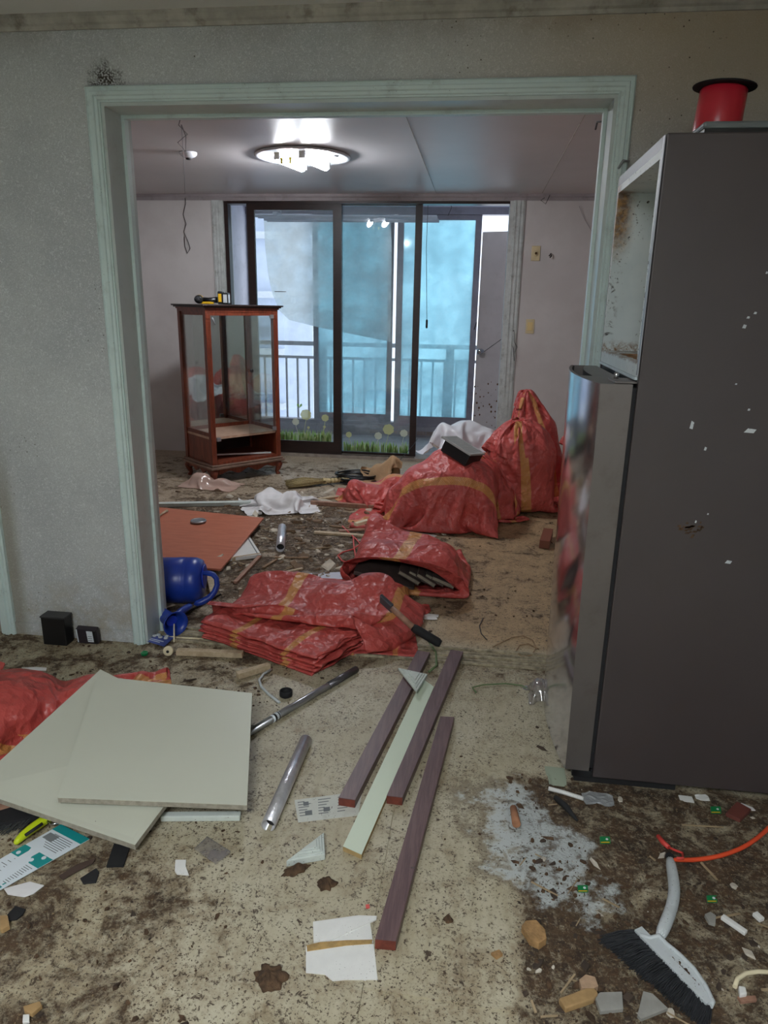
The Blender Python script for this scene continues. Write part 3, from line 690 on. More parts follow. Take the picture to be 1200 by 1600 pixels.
# the steel door at the balcony end, swung open
hd = Vector((.338, 7.02, 0)); fd = Vector((-.012, 7.14, 0)); dv = (fd - hd).normalized()
d = struct(MB().bar((hd.x, hd.y, 1.05), (fd.x, fd.y, 1.05), .04, 2.03).build('door_1', mDoorG, bev=.003), 'scuffed grey steel door standing ajar at the balcony end')
kp = PY(752, 549, 7.09)
k_ = MB(); kn = Vector((dv.y, -dv.x, 0)).normalized(); kn = kn if kn.y < 0 else -kn
k_.lathe([(.026, 0), (.026, .006), (.012, .01), (.012, .03), (.026, .04), (.03, .055), (.024, .068), (.008, .072)], (kp.x, 7.095, kp.z), kn, 16); kob = k_.build('door_knob', mChrome, d)
rm = MB(); rr_ = random.Random(8)
for k in range(90):
    t_ = rr_.random(); z_ = .1 + .62 * rr_.random() ** 1.6; c = hd.lerp(fd, t_) + kn * .0205 + Vector((0, 0, z_)); s_ = .003 + .008 * rr_.random() ** 2
    rm.add([c + dv * s_ * math.cos(a) + Vector((0, 0, s_ * 1.3 * math.sin(a))) for a in (0, 1.1, 2.4, 3.3, 4.4, 5.4)], [(0, 1, 2, 3, 4, 5)])
tag(rm.build('rust_spot', M('rust_brown', S(96, 66, 40), .9), d), 'brown rust spots', None, kind='stuff')
a = PY(742, 515, 7.1); MB().bar(a + kn * .022, PY(746, 503, 7.1) + kn * .022, .02, .01).build('door_handle', mBlack, d)
# the wire that ties the door knob back to the frame
a, b = PY(757, 549, 7.02), PY(803, 516, YF - .03)
tag(MB().tube([a, b, b + Vector((.01, -.004, -.1)), b + Vector((.035, -.004, -.14)), b + Vector((.02, -.004, -.2)), b + Vector((.0, -.004, -.13)), b + Vector((.02, -.004, -.26))], .003, 5).build('tie_wire', mWire), 'dark wire tied from the balcony door knob to the white frame', 'wire')
# the block across the street
bx = thing('apartment_block', 'pale apartment block seen far away through the balcony glass', 'building', (-12, 34, -8))
MB().box((-30, 34, -25), (-9.2, 40, 6.2)).build('wall', mFacade, bx)
wm = MB().box((-10.9, 33.9, -.2), (-9.9, 34, .9)); wproto = wm.build('window', mFacWin, bx)
for i in range(3):
    for j in range(5):
        if i == j == 0: continue
        o = wproto.copy(); COL.objects.link(o); o.parent = bx; o.location = (-i * 2.4, 0, 2.0 + -j * 2.6) if j else (-i * 2.4, 0, 2.6)
for j in range(4): MB().box((-30, 33.6, -3.6 + j * 2.6), (-9.2, 34, -3.3 + j * 2.6)).build('ledge', mRailP, bx)
MB().box((-30, 33.5, 6.2), (-9.0, 40.2, 6.6)).build('roof', mRailP, bx)

# ================================================================== BACK ROOM THINGS
# ceiling lamp: round pan, cover gone, two lit tubes
c = Vector((-1.172, 4.86, 2.303)); lt = thing('ceiling_lamp', 'round white ceiling lamp without cover, two bare lit tubes', 'lamp', c)
MB().lathe([(.27, -.001), (.30, -.004), (.305, -.012), (.295, -.018), (.27, -.014), (.02, -.012)], c, seg=40).build('pan', mLampBase, lt)
dl = Vector((.22, .975, 0)).normalized(); sd = Vector((dl.y, -dl.x, 0))
for s_ in (-1, 1):
    p = c + sd * .085 * s_ + Vector((0, 0, -.045))
    MB().tube([p - dl * .17, p - dl * .165, p + dl * .165, p + dl * .17], [.008, .023, .023, .008], 12).build('lit_tube', mTube, lt)
    for e in (-1, 1): MB().obox(p + dl * .178 * e + Vector((0, 0, .012)), dl * .01, sd * .02, (0, 0, .02)).build('lamp_holder', mLampBase, lt)
    q = c + sd * .22 * s_ + Vector((0, 0, -.022)); MB().lathe([(.02, 0), (.025, .004), (.018, .012)], q, seg=10).build('spring_clip', mLampBase, lt)
MB().obox(c + Vector((0, -.02, -.025)), dl * .07, sd * .03, (0, 0, .012)).build('ballast', mLampBase, lt)
for s_ in (-1, 1):
    q = c + sd * .03 * s_ - dl * .17
    MB().tube([c + Vector((0, -.06, -.03)), q + Vector((0, 0, -.04)), q - dl * .04 + Vector((0, 0, -.06))], .004, 6).build('lead', mLampBase, lt)
    MB().obox(q - dl * .05 + Vector((0, 0, -.07)), dl * .012, sd * .008, (0, 0, .016)).build('connector', M('yellow_connector%d' % s_, S(220, 200, 60), .4), lt)
# fill lamp added to light the front room, unseen above and behind the camera
kl = thing('ceiling_lamp', 'unseen square white panel added on the ceiling as front room fill light', 'lamp', (-.4, -.8, CZ))
MB().box((-.85, -1.25, CZ - .05), (.05, -.35, CZ)).build('housing', mLampBase, kl); MB().box((-.83, -1.23, CZ - .056), (.03, -.37, CZ - .051)).build('diffuser', mFillPanel, kl)
# fire detector hanging by its wires
c = F(294, 238, 2.303); sdv = thing('smoke_detector', 'white smoke detector on the back room ceiling', 'detector', c)
MB().lathe([(.055, 0), (.055, -.01), (.045, -.022), (.03, -.03), (.012, -.034)], c, seg=20).build('body', mLampBase, sdv)
MB().lathe([(.018, -.033), (.016, -.042), (.006, -.044)], c, seg=10).build('sensor', mBlack, sdv)
def wire(name, label, pts, r=.0025, mat=mWire, cat='wire'):
    return tag(MB().tube(pts, r, 5).build(name, mat), label, cat)
a = F(284, 178, 2.303)
wire('hanging_wires', 'tangle of thin wires hanging from the ceiling beside the detector', [a, a + Vector((-.02, 0, -.05)), a + Vector((.02, .01, -.09)), a + Vector((-.03, .0, -.13)), a + Vector((.01, 0, -.17)), a + Vector((.015, 0, -.10)), a + Vector((-.005, 0, -.05)), a.lerp(PY(289, 300, 6.46), .25) + Vector((0, 0, -.06)), a.lerp(PY(289, 300, 6.46), .6) + Vector((0, 0, -.05)), PY(289, 303, 6.47)], mat=mWireL)
Y = YF - .012
pts = [PY(x, y, Y) for x, y in ((289, 306), (290, 318), (286, 335), (291, 350), (287, 362), (294, 378), (297, 388), (293, 396), (289, 385), (288, 370))]
wire('wall_wires', 'loose dark wires dangling down the far wall left of the balcony doors', pts, .003)
pts = [PY(x, y, Y) for x, y in ((905, 322), (912, 340), (925, 362), (928, 400), (926, 440), (924, 478))]
wire('wall_crack_wire', 'thin wire running down the far right wall beside the jamb', pts, .002, mWireL)
b1 = F(946, 181, 2.303)
wire('ceiling_wire_end', 'dark wire end on the back room ceiling near the right jamb', [b1, b1 + Vector((-.01, .02, -.02)), b1 + Vector((-.03, .05, -.015)), b1 + Vector((-.03, .09, -.04))], .005)
b2 = PY(967, 262, YA - .03)
wire('casing_hook', 'small bent wire hook on the right doorway casing above the fridge', [(b2.x, YA - .012, b2.z), b2, b2 + Vector((.01, -.005, .02)), b2 + Vector((.03, .0, .018))], .004, mGreyMetal, 'hook')
b0 = PY(851, 309, YF - .025)
wire('cornice_wire', 'little bent wire ends sticking out below the far cornice', [b0, b0 + Vector((-.03, -.01, -.02)), b0 + Vector((.01, -.02, -.05)), b0 + Vector((.04, -.01, .02))], .003)
a = F(648, 176, 2.303) if False else PY(690, 330, 6.9)
wire('balcony_ceiling_wire', 'thin looped wire hanging from the balcony ceiling', [(a.x, 6.9, 2.42), (a.x - .03, 6.9, 2.3), (a.x + .05, 6.9, 2.33), (a.x + .09, 6.9, 2.25), (a.x + .06, 6.9, 2.18)], .003)
# wall plates
def plate(name, label, px, py, kind):
    q = PY(px, py, YF); r_ = thing(name, label, 'switch' if kind == 's' else 'socket', (q.x, YF, q.z - .06))
    MB().box((q.x - .036, YF - .008, q.z - .06), (q.x + .036, YF, q.z + .06)).build('plate', mIvory, r_, bev=.003)
    if kind == 's': MB().box((q.x - .022, YF - .012, q.z - .035), (q.x + .022, YF - .008, q.z + .035)).build('rocker', M('rocker', S(226, 200, 140), .4), r_, bev=.002)
    else:
        MB().lathe([(.022, 0), (.022, .004), (.014, .005)], (q.x, YF - .008, q.z), (0, -1, 0), 16).build('ring', mIvory, r_); MB().lathe([(.011, 0), (.011, .003), (.004, .009)], (q.x + .002, YF - .012, q.z), (0, -1, 0), 10).build('contact', M('brass_dark', S(90, 70, 40), .4, .6), r_)
plate('wall_socket', 'yellowed wall plate with round socket, upper one on the far wall', 837, 396, 'o')
plate('light_switch', 'yellowed light switch, lower plate on the far wall', 828, 510, 's')
q = PY(858, 400, YF - .006)
tag(MB().tube([q, q + Vector((.012, -.01, .02)), q + Vector((.02, -.012, -.0)), q + Vector((.006, -.02, -.014))], .005, 6).build('wall_hook', mBlack), 'small black hook with wire scrap on the far wall', 'hook')

# ---------------------------------------------------------------- glass display cabinet
W_, D_, ZT = .64, .46, 1.375
cr = thing('display_cabinet', 'reddish wooden display cabinet with glass sides, mirror back and cabriole legs', 'cabinet', (-2.03, 5.275, 0))
cr.rotation_euler.z = R(49); cr['_w'] = (0, 0, 0)
ZB0, ZB1 = .105, .165      # plinth moulding
for k, (x, y) in enumerate(((0, 0), (W_, 0), (0, D_), (W_, D_))):
    sx = -1 if x == 0 else 1; sy = -1 if y == 0 else 1
    px, py = x - sx * .03, y - sy * .03
    pts = [(px + sx * .004, py + sy * .004, .115), (px + sx * .016, py + sy * .016, .085), (px + sx * .012, py + sy * .012, .055), (px + sx * .002, py + sy * .002, .025), (px + sx * .010, py + sy * .010, .008), (px + sx * .012, py + sy * .012, .0)]
    MB().tube(pts, [.034, .034, .024, .016, .021, .019], 10).build('leg', mCab, cr)
m = MB(); m.box((-.025, -.025, .118), (W_ + .025, D_ + .025, .138)); m.box((-.014, -.014, .138), (W_ + .014, D_ + .014, .156)); m.build('plinth', mCabDust, cr, bev=.006)
def apron(a, b, y):
    n = 18; P = []
    for i in range(n + 1):
        t_ = i / n; P.append((t_, .118 - .035 - .018 * math.cos(t_ * 2 * math.pi * 3) * (.4 + .6 * math.sin(t_ * math.pi)) + .0))
    return P
for nm, A, B_ in (('front', (0.05, 0), (W_ - .05, 0)), ('side', (0, .05), (0, D_ - .05)), ('side', (W_, .05), (W_, D_ - .05))):
    A, B_ = Vector((*A, 0)), Vector((*B_, 0)); nrm = Vector((0, .014, 0)) if nm == 'front' else Vector((.014 if A.x == 0 else -.014, 0, 0))
    poly = [A.lerp(B_, t_) + Vector((0, 0, z)) for t_, z in apron(0, 1, 0)] + [B_ + Vector((0, 0, .12)), A + Vector((0, 0, .12))]
    MB().prism(poly, nrm).build('apron', mCab, cr)
for x, y in ((0, 0), (W_ - .042, 0), (0, D_ - .042), (W_ - .042, D_ - .042)):
    m = MB().box((x, y, .156), (x + .042, y + .042, ZT - .05))
    if y == 0:
        for q in (.007, .0175, .028): m.box((x + q, -.004, .23), (x + q + .006, 0, ZT - .12))
        m.box((x + .004, -.005, ZT - .10), (x + .038, 0, ZT - .065))
    m.build('post', mCab, cr, bev=.002)
m = MB(); m.box((0, 0, ZT - .05), (W_, D_, ZT - .03)); m.box((-.008, -.008, ZT - .03), (W_ + .008, D_ + .008, ZT - .018)); m.build('top_rail', mCab, cr)
m = MB(); m.box((-.022, -.022, ZT - .018), (W_ + .022, D_ + .022, ZT - .008)); m.box((-.034, -.034, ZT - .008), (W_ + .034, D_ + .034, ZT + .004)); m.build('top', mCabDark, cr, bev=.003)
MB().box((.042, .004, ZT - .075), (W_ - .042, .022, ZT - .05)).build('front_rail', mCab, cr)
ZS = .375
MB().box((.008, .012, ZS - .018), (W_ - .008, D_ - .012, ZS)).build('shelf', mShelf, cr)
MB().box((.042, .0, .156), (W_ - .042, D_ - .01, .176)).build('bottom_board', mCab, cr)
for x in (0.010, W_ - .024):
    MB().box((x, .042, .156), (x + .014, D_ - .042, ZS + .03)).build('side_panel', mCab, cr)
    MB().box((x + .002, .042, ZT - .075), (x + .012, D_ - .042, ZT - .05)).build('side_rail', mCab, cr)
    MB().box((x + .004, .038, ZS + .03), (x + .008, D_ - .038, ZT - .075)).build('side_glass', mClear, cr)
MB().box((.042, D_ - .026, .156), (W_ - .042, D_ - .014, ZS)).build('back_panel', mCabDark, cr)
m = MB(); m.box((.042, D_ - .03, ZS), (W_ - .042, D_ - .012, ZS + .03)); m.box((.042, D_ - .03, ZT - .08), (W_ - .042, D_ - .012, ZT - .05)); m.build('back_frame', mCab, cr)
mi = MB(); mi.box((.042, D_ - .022, ZS + .03), (W_ - .042, D_ - .016, ZT - .08)); mi.build('mirror', mMirror, cr)
dg = MB(); dg.box((W_ / 2 + .02, -.003, ZS - .005), (W_ - .044, .002, ZT - .078)); dgo = dg.build('glass_door', mClear, cr)
MB().lathe([(.006, 0), (.006, .008), (.015, .014), (.016, .02), (.01, .026)], (W_ / 2 + .05, -.003, .88), (0, -1, 0), 14).build('door_knob', mBlack, dgo)
for z in (ZS + .008, ZT - .095): MB().box((W_ - .075, -.008, z), (W_ - .042, .006, z + .028)).build('glass_clip', mGreyMetal, dgo)
MB().box((.044, -.012, ZS - .03), (.078, .004, ZS - .002)).build('lower_hinge', mGreyMetal, cr)
MB().tube([(.05, -.006, ZT - .09), (.058, -.012, ZT - .11), (.068, -.014, ZT - .14)], [.010, .008, .007], 8).build('broken_hinge', mGreyMetal, cr)
o = MB().bar((.12, .18, .20), (W_ - .07, .045, .186), .012, .012).build('loose_strip', mWhiteTrim, cr)
cr['_w'] = (0, 0, 0)
# cordless drill lying on the cabinet
q = PY(333, 466, 5.50); zt = ZT + .004
dr = thing('cordless_drill', 'black and yellow cordless drill lying on the cabinet', 'drill', (q.x, q.y, zt))
ax = Vector((.985, .17, 0)).normalized(); sv = Vector((-ax.y, ax.x, 0)); B0 = Vector((q.x, q.y, zt))
h = B0 - ax * .105
MB().lathe([(.022, -.05), (.03, -.046), (.033, -.02), (.03, .02), (.028, .05)], h + Vector((0, 0, .036)) + sv * .0, sv, 16).build('motor_housing', mBlack, dr)
MB().lathe([(.012, 0), (.022, .006), (.024, .03), (.016, .045), (.006, .05)], h + Vector((0, 0, .036)) - sv * .05, -sv, 14).build('chuck', mBlackM, dr)
MB().lathe([(.0305, -.012), (.034, -.008), (.034, .006), (.0305, .01)], h + Vector((0, 0, .036)), sv, 16).build('yellow_band', mYellow, dr)
MB().tube([h + ax * .02 + Vector((0, 0, .034)), h + ax * .07 + Vector((0, 0, .032)), h + ax * .14 + Vector((0, 0, .034))], [.02, .018, .023], 10).build('handle', mBlack, dr)
MB().obox(h + ax * .06 + Vector((0, 0, .012)), ax * .05, sv * .014, (0, 0, .010)).build('grip_inlay', mYellow, dr, bev=.004)
MB().obox(h + ax * .165 + Vector((0, 0, .05)), ax * .018, sv * .045, (0, 0, .048)).build('foot', mBlack, dr, bev=.006); MB().obox(h + ax * .165 - sv * .0455 + Vector((0, 0, .05)), ax * .012, sv * .001, (0, 0, .03)).build('yellow_badge', mYellow, dr)
bt = MB().obox(h + ax * .205 + Vector((0, 0, .045)), ax * .022, sv * .05, (0, 0, .043)).build('battery', mBlack, dr, bev=.006)
MB().obox(h + ax * .205 - sv * .0505 + Vector((0, 0, .045)), ax * .014, sv * .001, (0, 0, .03)).build('battery_label', mGreyPl, bt)
MB().obox(h + ax * .2275 + Vector((0, 0, .045)), ax * .001, sv * .03, (0, 0, .03)).build('battery_label', mCard, bt)
q2 = q + Vector((.03, -.10, 0)); P = crumple(q2.x, 5.43, .1, .06, .2, 4, 14, .7, .012, z0=zt, floor=zt + .002)
tag(MB().grid(P).build('paper_scrap', mPaper, sub=1), 'crumpled white scrap under the drill on the cabinet', 'paper')

# ---------------------------------------------------------------- red woven rubbish sacks
GS = 'red woven rubbish sacks'
def place(P, name, label, mat, parts=None, group=GS, sub=1, wr=.011, sc=11, seed=1):
    P = wrinkle(P, wr, sc, seed)
    c = P.reshape(-1, 3); b0 = Vector(((c[:, 0].min() + c[:, 0].max()) / 2, (c[:, 1].min() + c[:, 1].max()) / 2, c[:, 2].min()))
    r_ = thing(name, label, 'sack', b0, group); MB().grid(P, True, True).build('woven_bag', mat, r_, sub=sub, solid=.0015); return r_
# tall standing sack
x, y = .33, 5.02
P = sack(.66, .98, (0, 0, 1), (x, y, -.05), [((x, y, .17), (.25, .2, .18)), ((x + .01, y, .38), (.24, .19, .19)), ((x + .03, y, .50), (.17, .14, .11))], up=(0, 1, 0), tie=.74, pin=(x - .03, y - .02, .645), grow=1.09, seed=3, fill=.75, flare=.6)
s1 = place(P, 'rubbish_sack', 'big upright red sack tied at the top, standing by the fridge', mSack, seed=3)
MB().tube([(x - .03 + .045 * math.cos(a), y - .02 + .045 * math.sin(a), .645 + .006 * math.sin(3 * a)) for a in np.linspace(0, 6.28, 16)], .006, 6).build('neck_string', mTwine, s1)
for k in range(5):
    a = k * 1.3; MB().tube([(x - .03, y - .07, .645), (x - .02 + .05 * math.cos(a), y - .1, .63 + .03 * math.sin(a)), (x - .0 + .09 * math.cos(a), y - .09, .60 + .06 * math.sin(a))], .0025, 5).build('string_end', mTwine, s1)
# peaked sack behind
x, y = .50, 5.52
P = sack(.60, 1.0, (0, 0, 1), (x, y, -.05), [((x, y, .2), (.2, .16, .2)), ((x - .03, y - .02, .45), (.16, .13, .17)), ((x - .10, y - .03, .62), (.07, .07, .12))], up=(0, 1, 0), fill=.7, tie=.86, tie_r=.03, pin=(x - .13, y - .04, .80), grow=1.06, seed=5)
place(P, 'rubbish_sack', 'peaked red sack rising behind the big upright sack', mSackB, seed=5)
# slumped sack half hidden behind the fridge
x, y = .86, 5.25
P = sack(.62, .95, (0, 0, 1), (x, y, -.05), [((x, y, .2), (.2, .18, .2)), ((x - .02, y, .42), (.18, .15, .14))], up=(0, 1, 0), tie=.75, pin=(x, y, .60), grow=1.08, seed=7)
place(P, 'rubbish_sack', 'red sack against the wall, almost hidden by the fridge', mSack, seed=7)
# small sack wedged between
x, y = .12, 4.74
P = sack(.46, .72, (-.25, .1, .95), (x + .1, y, .0), [((x + .02, y, .13), (.15, .11, .14)), ((x - .04, y + .02, .28), (.11, .09, .12))], up=(0, 1, 0), bulge=.6, fill=.7, grow=1.08, seed=9, tie=.85, pin=(x - .08, y + .05, .44))
place(P, 'rubbish_sack', 'small red sack with yellow stripe wedged between two bigger sacks', mSackB, seed=9)
# the big slumped sack with the grille
x, y = -.20, 4.58
P = sack(.74, 1.05, (-.97, .12, .08), (x + .42, y - .02, .20), [((x + .12, y, .22), (.25, .21, .225)), ((x - .06, y - .02, .20), (.21, .2, .20)), ((x - .25, y + .02, .14), (.11, .12, .10)), ((x + .06, y + .04, .40), (.14, .12, .10))], fill=.7, grow=1.07, seed=11, bulge=.75, flare=.3, N=72)
place(P, 'rubbish_sack', 'big slumped red sack with a black grille lying on top', mSackB, seed=11, wr=.012)
# flat sack to its left
x, y = -.68, 5.02
P = sack(.60, .72, (-.95, .05, .1), (x + .34, y, .12), [((x - .08, y, .05), (.15, .14, .09)), ((x - .16, y - .05, .10), (.06, .08, .07)), ((x + .14, y + .06, .09), (.12, .10, .11))], fill=.5, grow=1.2, seed=13, bulge=.3)
place(P, 'rubbish_sack', 'half-empty flattened red sack left of the slumped sack', mSack, seed=13, wr=.012, sc=11)
# open sack holding old books: its mouth faces the camera
x0, y0 = -.31, 3.28
ring = np.array([(x0 + .300 * math.copysign(abs(math.cos(a)) ** .8, math.cos(a)), y0 + .02 * math.cos(a) - .05 * math.sin(a), max(.012, .115 + .105 * math.sin(a) + .03 * math.cos(a) * (-1))) for a in np.arange(68) / 68 * 2 * math.pi])
def hook(P):
    P[-1] = P[-1] * .35 + ring * .65; P[-2, :, 2] = np.maximum(P[-2, :, 2], ring[:, 2] - .03); return P
# orientation of the tube: rows run towards the camera; ring[0] must face +side
P = sack(.66, .78, (.03, -1, -.05), (x0 - .02, y0 + .70, .12), [((x0 - .05, y0 + .42, .09), (.24, .14, .10)), ((x0 + .10, y0 + .22, .10), (.17, .16, .115)), ((x0 - .14, y0 + .2, .10), (.13, .13, .115)), ((x0 - .22, y0 + .58, .12), (.06, .08, .13))], N=68, grow=1.07, seed=15, bulge=.5, fill=1.0, hook=None)
sd_ = P[-1]; 
# settle again with the mouth held open
if (P[-1, 0, 0] - x0) < 0: ring = ring[(34 - np.arange(68)) % 68]
P = sim(P, True, 2 * .66 / 68, .78 / 45, 60, 3.0, [((x0 - .05, y0 + .42, .09), (.24, .14, .10)), ((x0 + .10, y0 + .22, .10), (.17, .16, .115)), ((x0 - .14, y0 + .2, .10), (.13, .13, .115)), ((x0 - .22, y0 + .58, .12), (.06, .08, .13))], seam=True, grow=1.03, hook=hook)
place(P, 'rubbish_sack', 'open red sack full of old books, mouth towards the camera', mSack, seed=15, wr=.007)
rnd = random.Random(31)
fo = thing('dark_folder', 'dark brown folder lying on the left inside the open sack', 'folder', (x0 - .12, y0 + .12, .04))
MB().obox((x0 - .10, y0 + .13, .085), Vector((.15, .02, -.045)), Vector((0, .10, .02)), Vector((.003, 0, .010))).build('cover', mBookD, fo, bev=.002)
for k in range(5):
    c = Vector((x0 + .03 + .042 * k, y0 + .10 + rnd.uniform(-.02, .03), .105 - .006 * k)); tl = .62 - .05 * k + rnd.uniform(-.1, .1)
    b_ = thing('book', 'old dark book in the open sack, %s from the left' % ('first second third fourth fifth'.split()[k]), 'book', c - Vector((0, 0, .06)), 'books in the open sack')
    ux = Vector((math.cos(tl), .1, -math.sin(tl))); uz = Vector((math.sin(tl), 0, math.cos(tl))).normalized(); hw = .060 + rnd.uniform(-.012, .012)
    MB().obox(c, ux * hw, Vector((0, .08, 0)), uz * .008).build('page_block', mBook, b_)
    for s_ in (-1, 1): MB().obox(c + uz * .0095 * s_, ux * (hw + .003), Vector((0, .083, 0)), uz * .0015).build('cover', mBookD, b_)
# sack under the boards on the left
x, y = -1.45, 1.98
P = sack(.50, .74, (.93, .36, .02), (x - .26, y - .10, .12), [((x - .10, y + .0, .05), (.16, .16, .10)), ((x + .16, y + .12, .035), (.12, .10, .065))], fill=.5, grow=1.16, seed=17, bulge=.3)
bA, bB, bC = F(157, 1046, .128), F(-48, 1232, .085), F(211, 1320, .045); bn = (bB - bA).cross(bC - bA)
def under(P):
    zp = bA.z - (bn.x * (P[:, :, 0] - bA.x) + bn.y * (P[:, :, 1] - bA.y)) / bn.z - .026
    e1 = (bB - bA); ins = ((P[:, :, 0] - bA.x) * e1.y - (P[:, :, 1] - bA.y) * e1.x) * (1 if ((bC.x - bA.x) * e1.y - (bC.y - bA.y) * e1.x) > 0 else -1) > -.015
    P[:, :, 2] = np.where(ins, np.minimum(P[:, :, 2], np.maximum(zp, .004)), P[:, :, 2]); return P
P = under(wrinkle(P, .008, 13, 4))
place(P, 'rubbish_sack', 'crumpled red sack trapped under the two beige boards', sackmat('red_woven_sack_gold', (.06, .40, .56, .92), .06), seed=17, wr=.0)


# stack of flat folded sacks in the doorway
GF = 'flat folded red sacks stacked in the doorway'
def hfield(x, y): return .018 * noise.noise(Vector((x * 3.1, y * 3.1, 1.7))) + .014 * noise.noise(Vector((x * 7, y * 7, 4.2)))
C0 = [F(318, 1000), F(497, 1058), F(640, 972), F(470, 922)]      # left, near, right, far corners on the floor
ords = 'lowest second third fourth fifth sixth seventh topmost'.split()
for k in range(8):
    rnd = random.Random(40 + k); n, m_ = 40, 34; P = np.zeros((m_, n, 3)); z = .010 + k * .0105
    cs = [c + Vector(((rnd.random() - .5) * .05, (rnd.random() - .5) * .04, 0)) for c in C0]
    for j in range(m_):
        for i in range(n):
            u, v = i / (n - 1), j / (m_ - 1)
            p = (cs[0] * (1 - u) + cs[1] * u) * (1 - v) + (cs[3] * (1 - u) + cs[2] * u) * v
            e = min(u, 1 - u, v, 1 - v); fall = max(0, 1 - e / .08)
            wv = .009 * noise.noise(Vector((u * 9 + k * 2.0, v * 9, k * .31))) * fall
            P[j, i] = (p.x + wv * 2, p.y - wv * 1.5, max(.004 + k * .007, z + hfield(p.x, p.y) * min(1, k / 3 + .15) + wv * .4 + .03 * max(0, (.25 - u)) * (k / 8)))
    P[:, :, 2] = np.maximum(P[:, :, 2], .004)
    r_ = thing('folded_sack', 'flat folded red sack, %s in the stack in the doorway' % ords[k], 'sack', (C0[0] + C0[2]) / 2, GF)
    MB().grid(P).build('woven_sheet', mSackF, r_, solid=.0065)
# loosely folded end of the stack towards the hammer
P = crumple(-.40, 2.76, .40, .26, .15, 21, 30, .86, .02, [((-.40, 2.76, .01), (.14, .08, .045))], 60, 1.06, .03)
r_ = thing('folded_sack', 'small folded red bundle beside the sack stack near the threshold', 'sack', (-.40, 2.76, 0), GF)
MB().grid(wrinkle(P, .004, 16, 2)).build('woven_sheet', mSackF, r_, sub=1, solid=.012)
# rumpled sack thrown on top
cx, cy = -.64, 3.02; gp = F(548, 962, .155)
def gather(P):
    n = P.shape[0]; i0, i1 = int(n * .58), int(n * .86); blk = P[0:3, i0:i1]; m_ = blk.mean((0, 1)); tgt = np.array(gp) * .6 + m_ * .4
    P[0:3, i0:i1] = tgt + (blk - m_) * .35
    lip = P[0:4, 0:int(n * .34)]; lip[:, :, 2] = np.maximum(lip[:, :, 2], .128); P[0:4, 0:int(n * .34)] = lip
    return P
P = crumple(cx, cy, .94, .60, -.10, 31, 46, .82, .05, [((cx, cy - .1, .045), (.42, .36, .072)), ((cx + .22, cy + .02, .12), (.10, .06, .09)), ((cx - .2, cy + .06, .10), (.2, .03, .075)), ((cx + .02, cy - .08, .12), (.04, .12, .06))], 90, 1.10, .14, hook=gather)
r_ = thing('rubbish_sack', 'rumpled empty red sack thrown over the folded stack', 'sack', (cx, cy, .09), GS)
MB().grid(wrinkle(P, .009, 12, 5)).build('woven_sheet', sackmat('red_woven_rumpled', (.34, .80), .045), r_, sub=1, solid=.002)

# ---------------------------------------------------------------- things among the sacks
P = crumple(-.06, 5.16, .70, .62, .5, 51, 36, .62, .12, [((-.05, 5.16, .34), (.17, .13, .26)), ((-.22, 5.10, .34), (.05, .05, .26)), ((.06, 5.14, .34), (.08, .08, .23))], 80, 1.06, .62)
tag(MB().grid(wrinkle(P, .016, 13, 8)).build('plastic_bag', mWhitePl, sub=1), 'white plastic carrier bag bulging behind the slumped sack', 'plastic bag')
q = Vector((-.065, 4.565, .535)); gr = thing('vent_grille', 'grey grid grille on a black box, lying on the slumped sack', 'grille', q - Vector((0, 0, .06)))
gx = Vector((.80, -.50, -.36)).normalized(); gy = Vector((.42, .86, -.1)); gy = (gy - gx * gy.dot(gx)).normalized(); gz = gx.cross(gy)
if gz.z < 0: gz = -gz
MB().obox(q - gz * .045 + gx * .012, gx * .105, gy * .085, gz * .040).build('housing', mBlack, gr, bev=.006)
m = MB(); m.obox(q - gy * .09, gx * .115, gy * .006, gz * .006); m.obox(q + gy * .09, gx * .115, gy * .006, gz * .006); m.obox(q - gx * .115, gx * .006, gy * .096, gz * .006); m.obox(q + gx * .115, gx * .006, gy * .096, gz * .006)
mGrid = M('pale_grey_grid', S(172, 174, 172), .5); m.build('frame', mGrid, gr)
for k in range(15): MB().obox(q + gx * (-.105 + k * .015), gx * .0028, gy * .088, gz * .004).build('slat', mGrid, gr)
for k in range(11): MB().obox(q + gy * (-.08 + k * .016), gx * .11, gy * .0028, gz * .003).build('cross_slat', mGrid, gr)
P = crumple(-.72, 5.62, .36, .30, .3, 61, 26, .6, .1, [((-.72, 5.62, .05), (.11, .08, .11)), ((-.64, 5.6, .1), (.04, .03, .14))], 60, 1.05, .15)
tag(MB().grid(P).build('tan_cloth', mCloth, sub=1), 'tan cloth heaped in front of the right glass leaf', 'cloth')
cb = thing('cable_coil', 'coil of black cable on the floor beside the tan cloth', 'cable', (-.92, 5.58, 0)); rnd = random.Random(5)
for k in range(7):
    r0 = .12 + .03 * rnd.random(); cx, cy = -.92 + .04 * (rnd.random() - .5), 5.58 + .04 * (rnd.random() - .5); z = .012 + k * .011; ph = rnd.random() * 6
    MB().tube([(cx + r0 * 1.2 * math.cos(a), cy + r0 * .8 * math.sin(a), z + .008 * math.sin(2 * a + ph)) for a in np.linspace(0, 6.3, 28)], .007, 6).build('cable_turn', mBlack, cb)
MB().tube([(-1.03, 5.55, .03), (-1.12, 5.52, .05), (-1.16, 5.45, .02), (-1.08, 5.4, .006)], .003, 5).build('cable_end', mBlack, cb)
MB().tube([(-.80, 5.6, .05), (-.62, 5.95, .12), (-.52, 6.2, .22), (-.50, 6.3, .25)], .003, 5).build('cable_end', mBlack, cb)
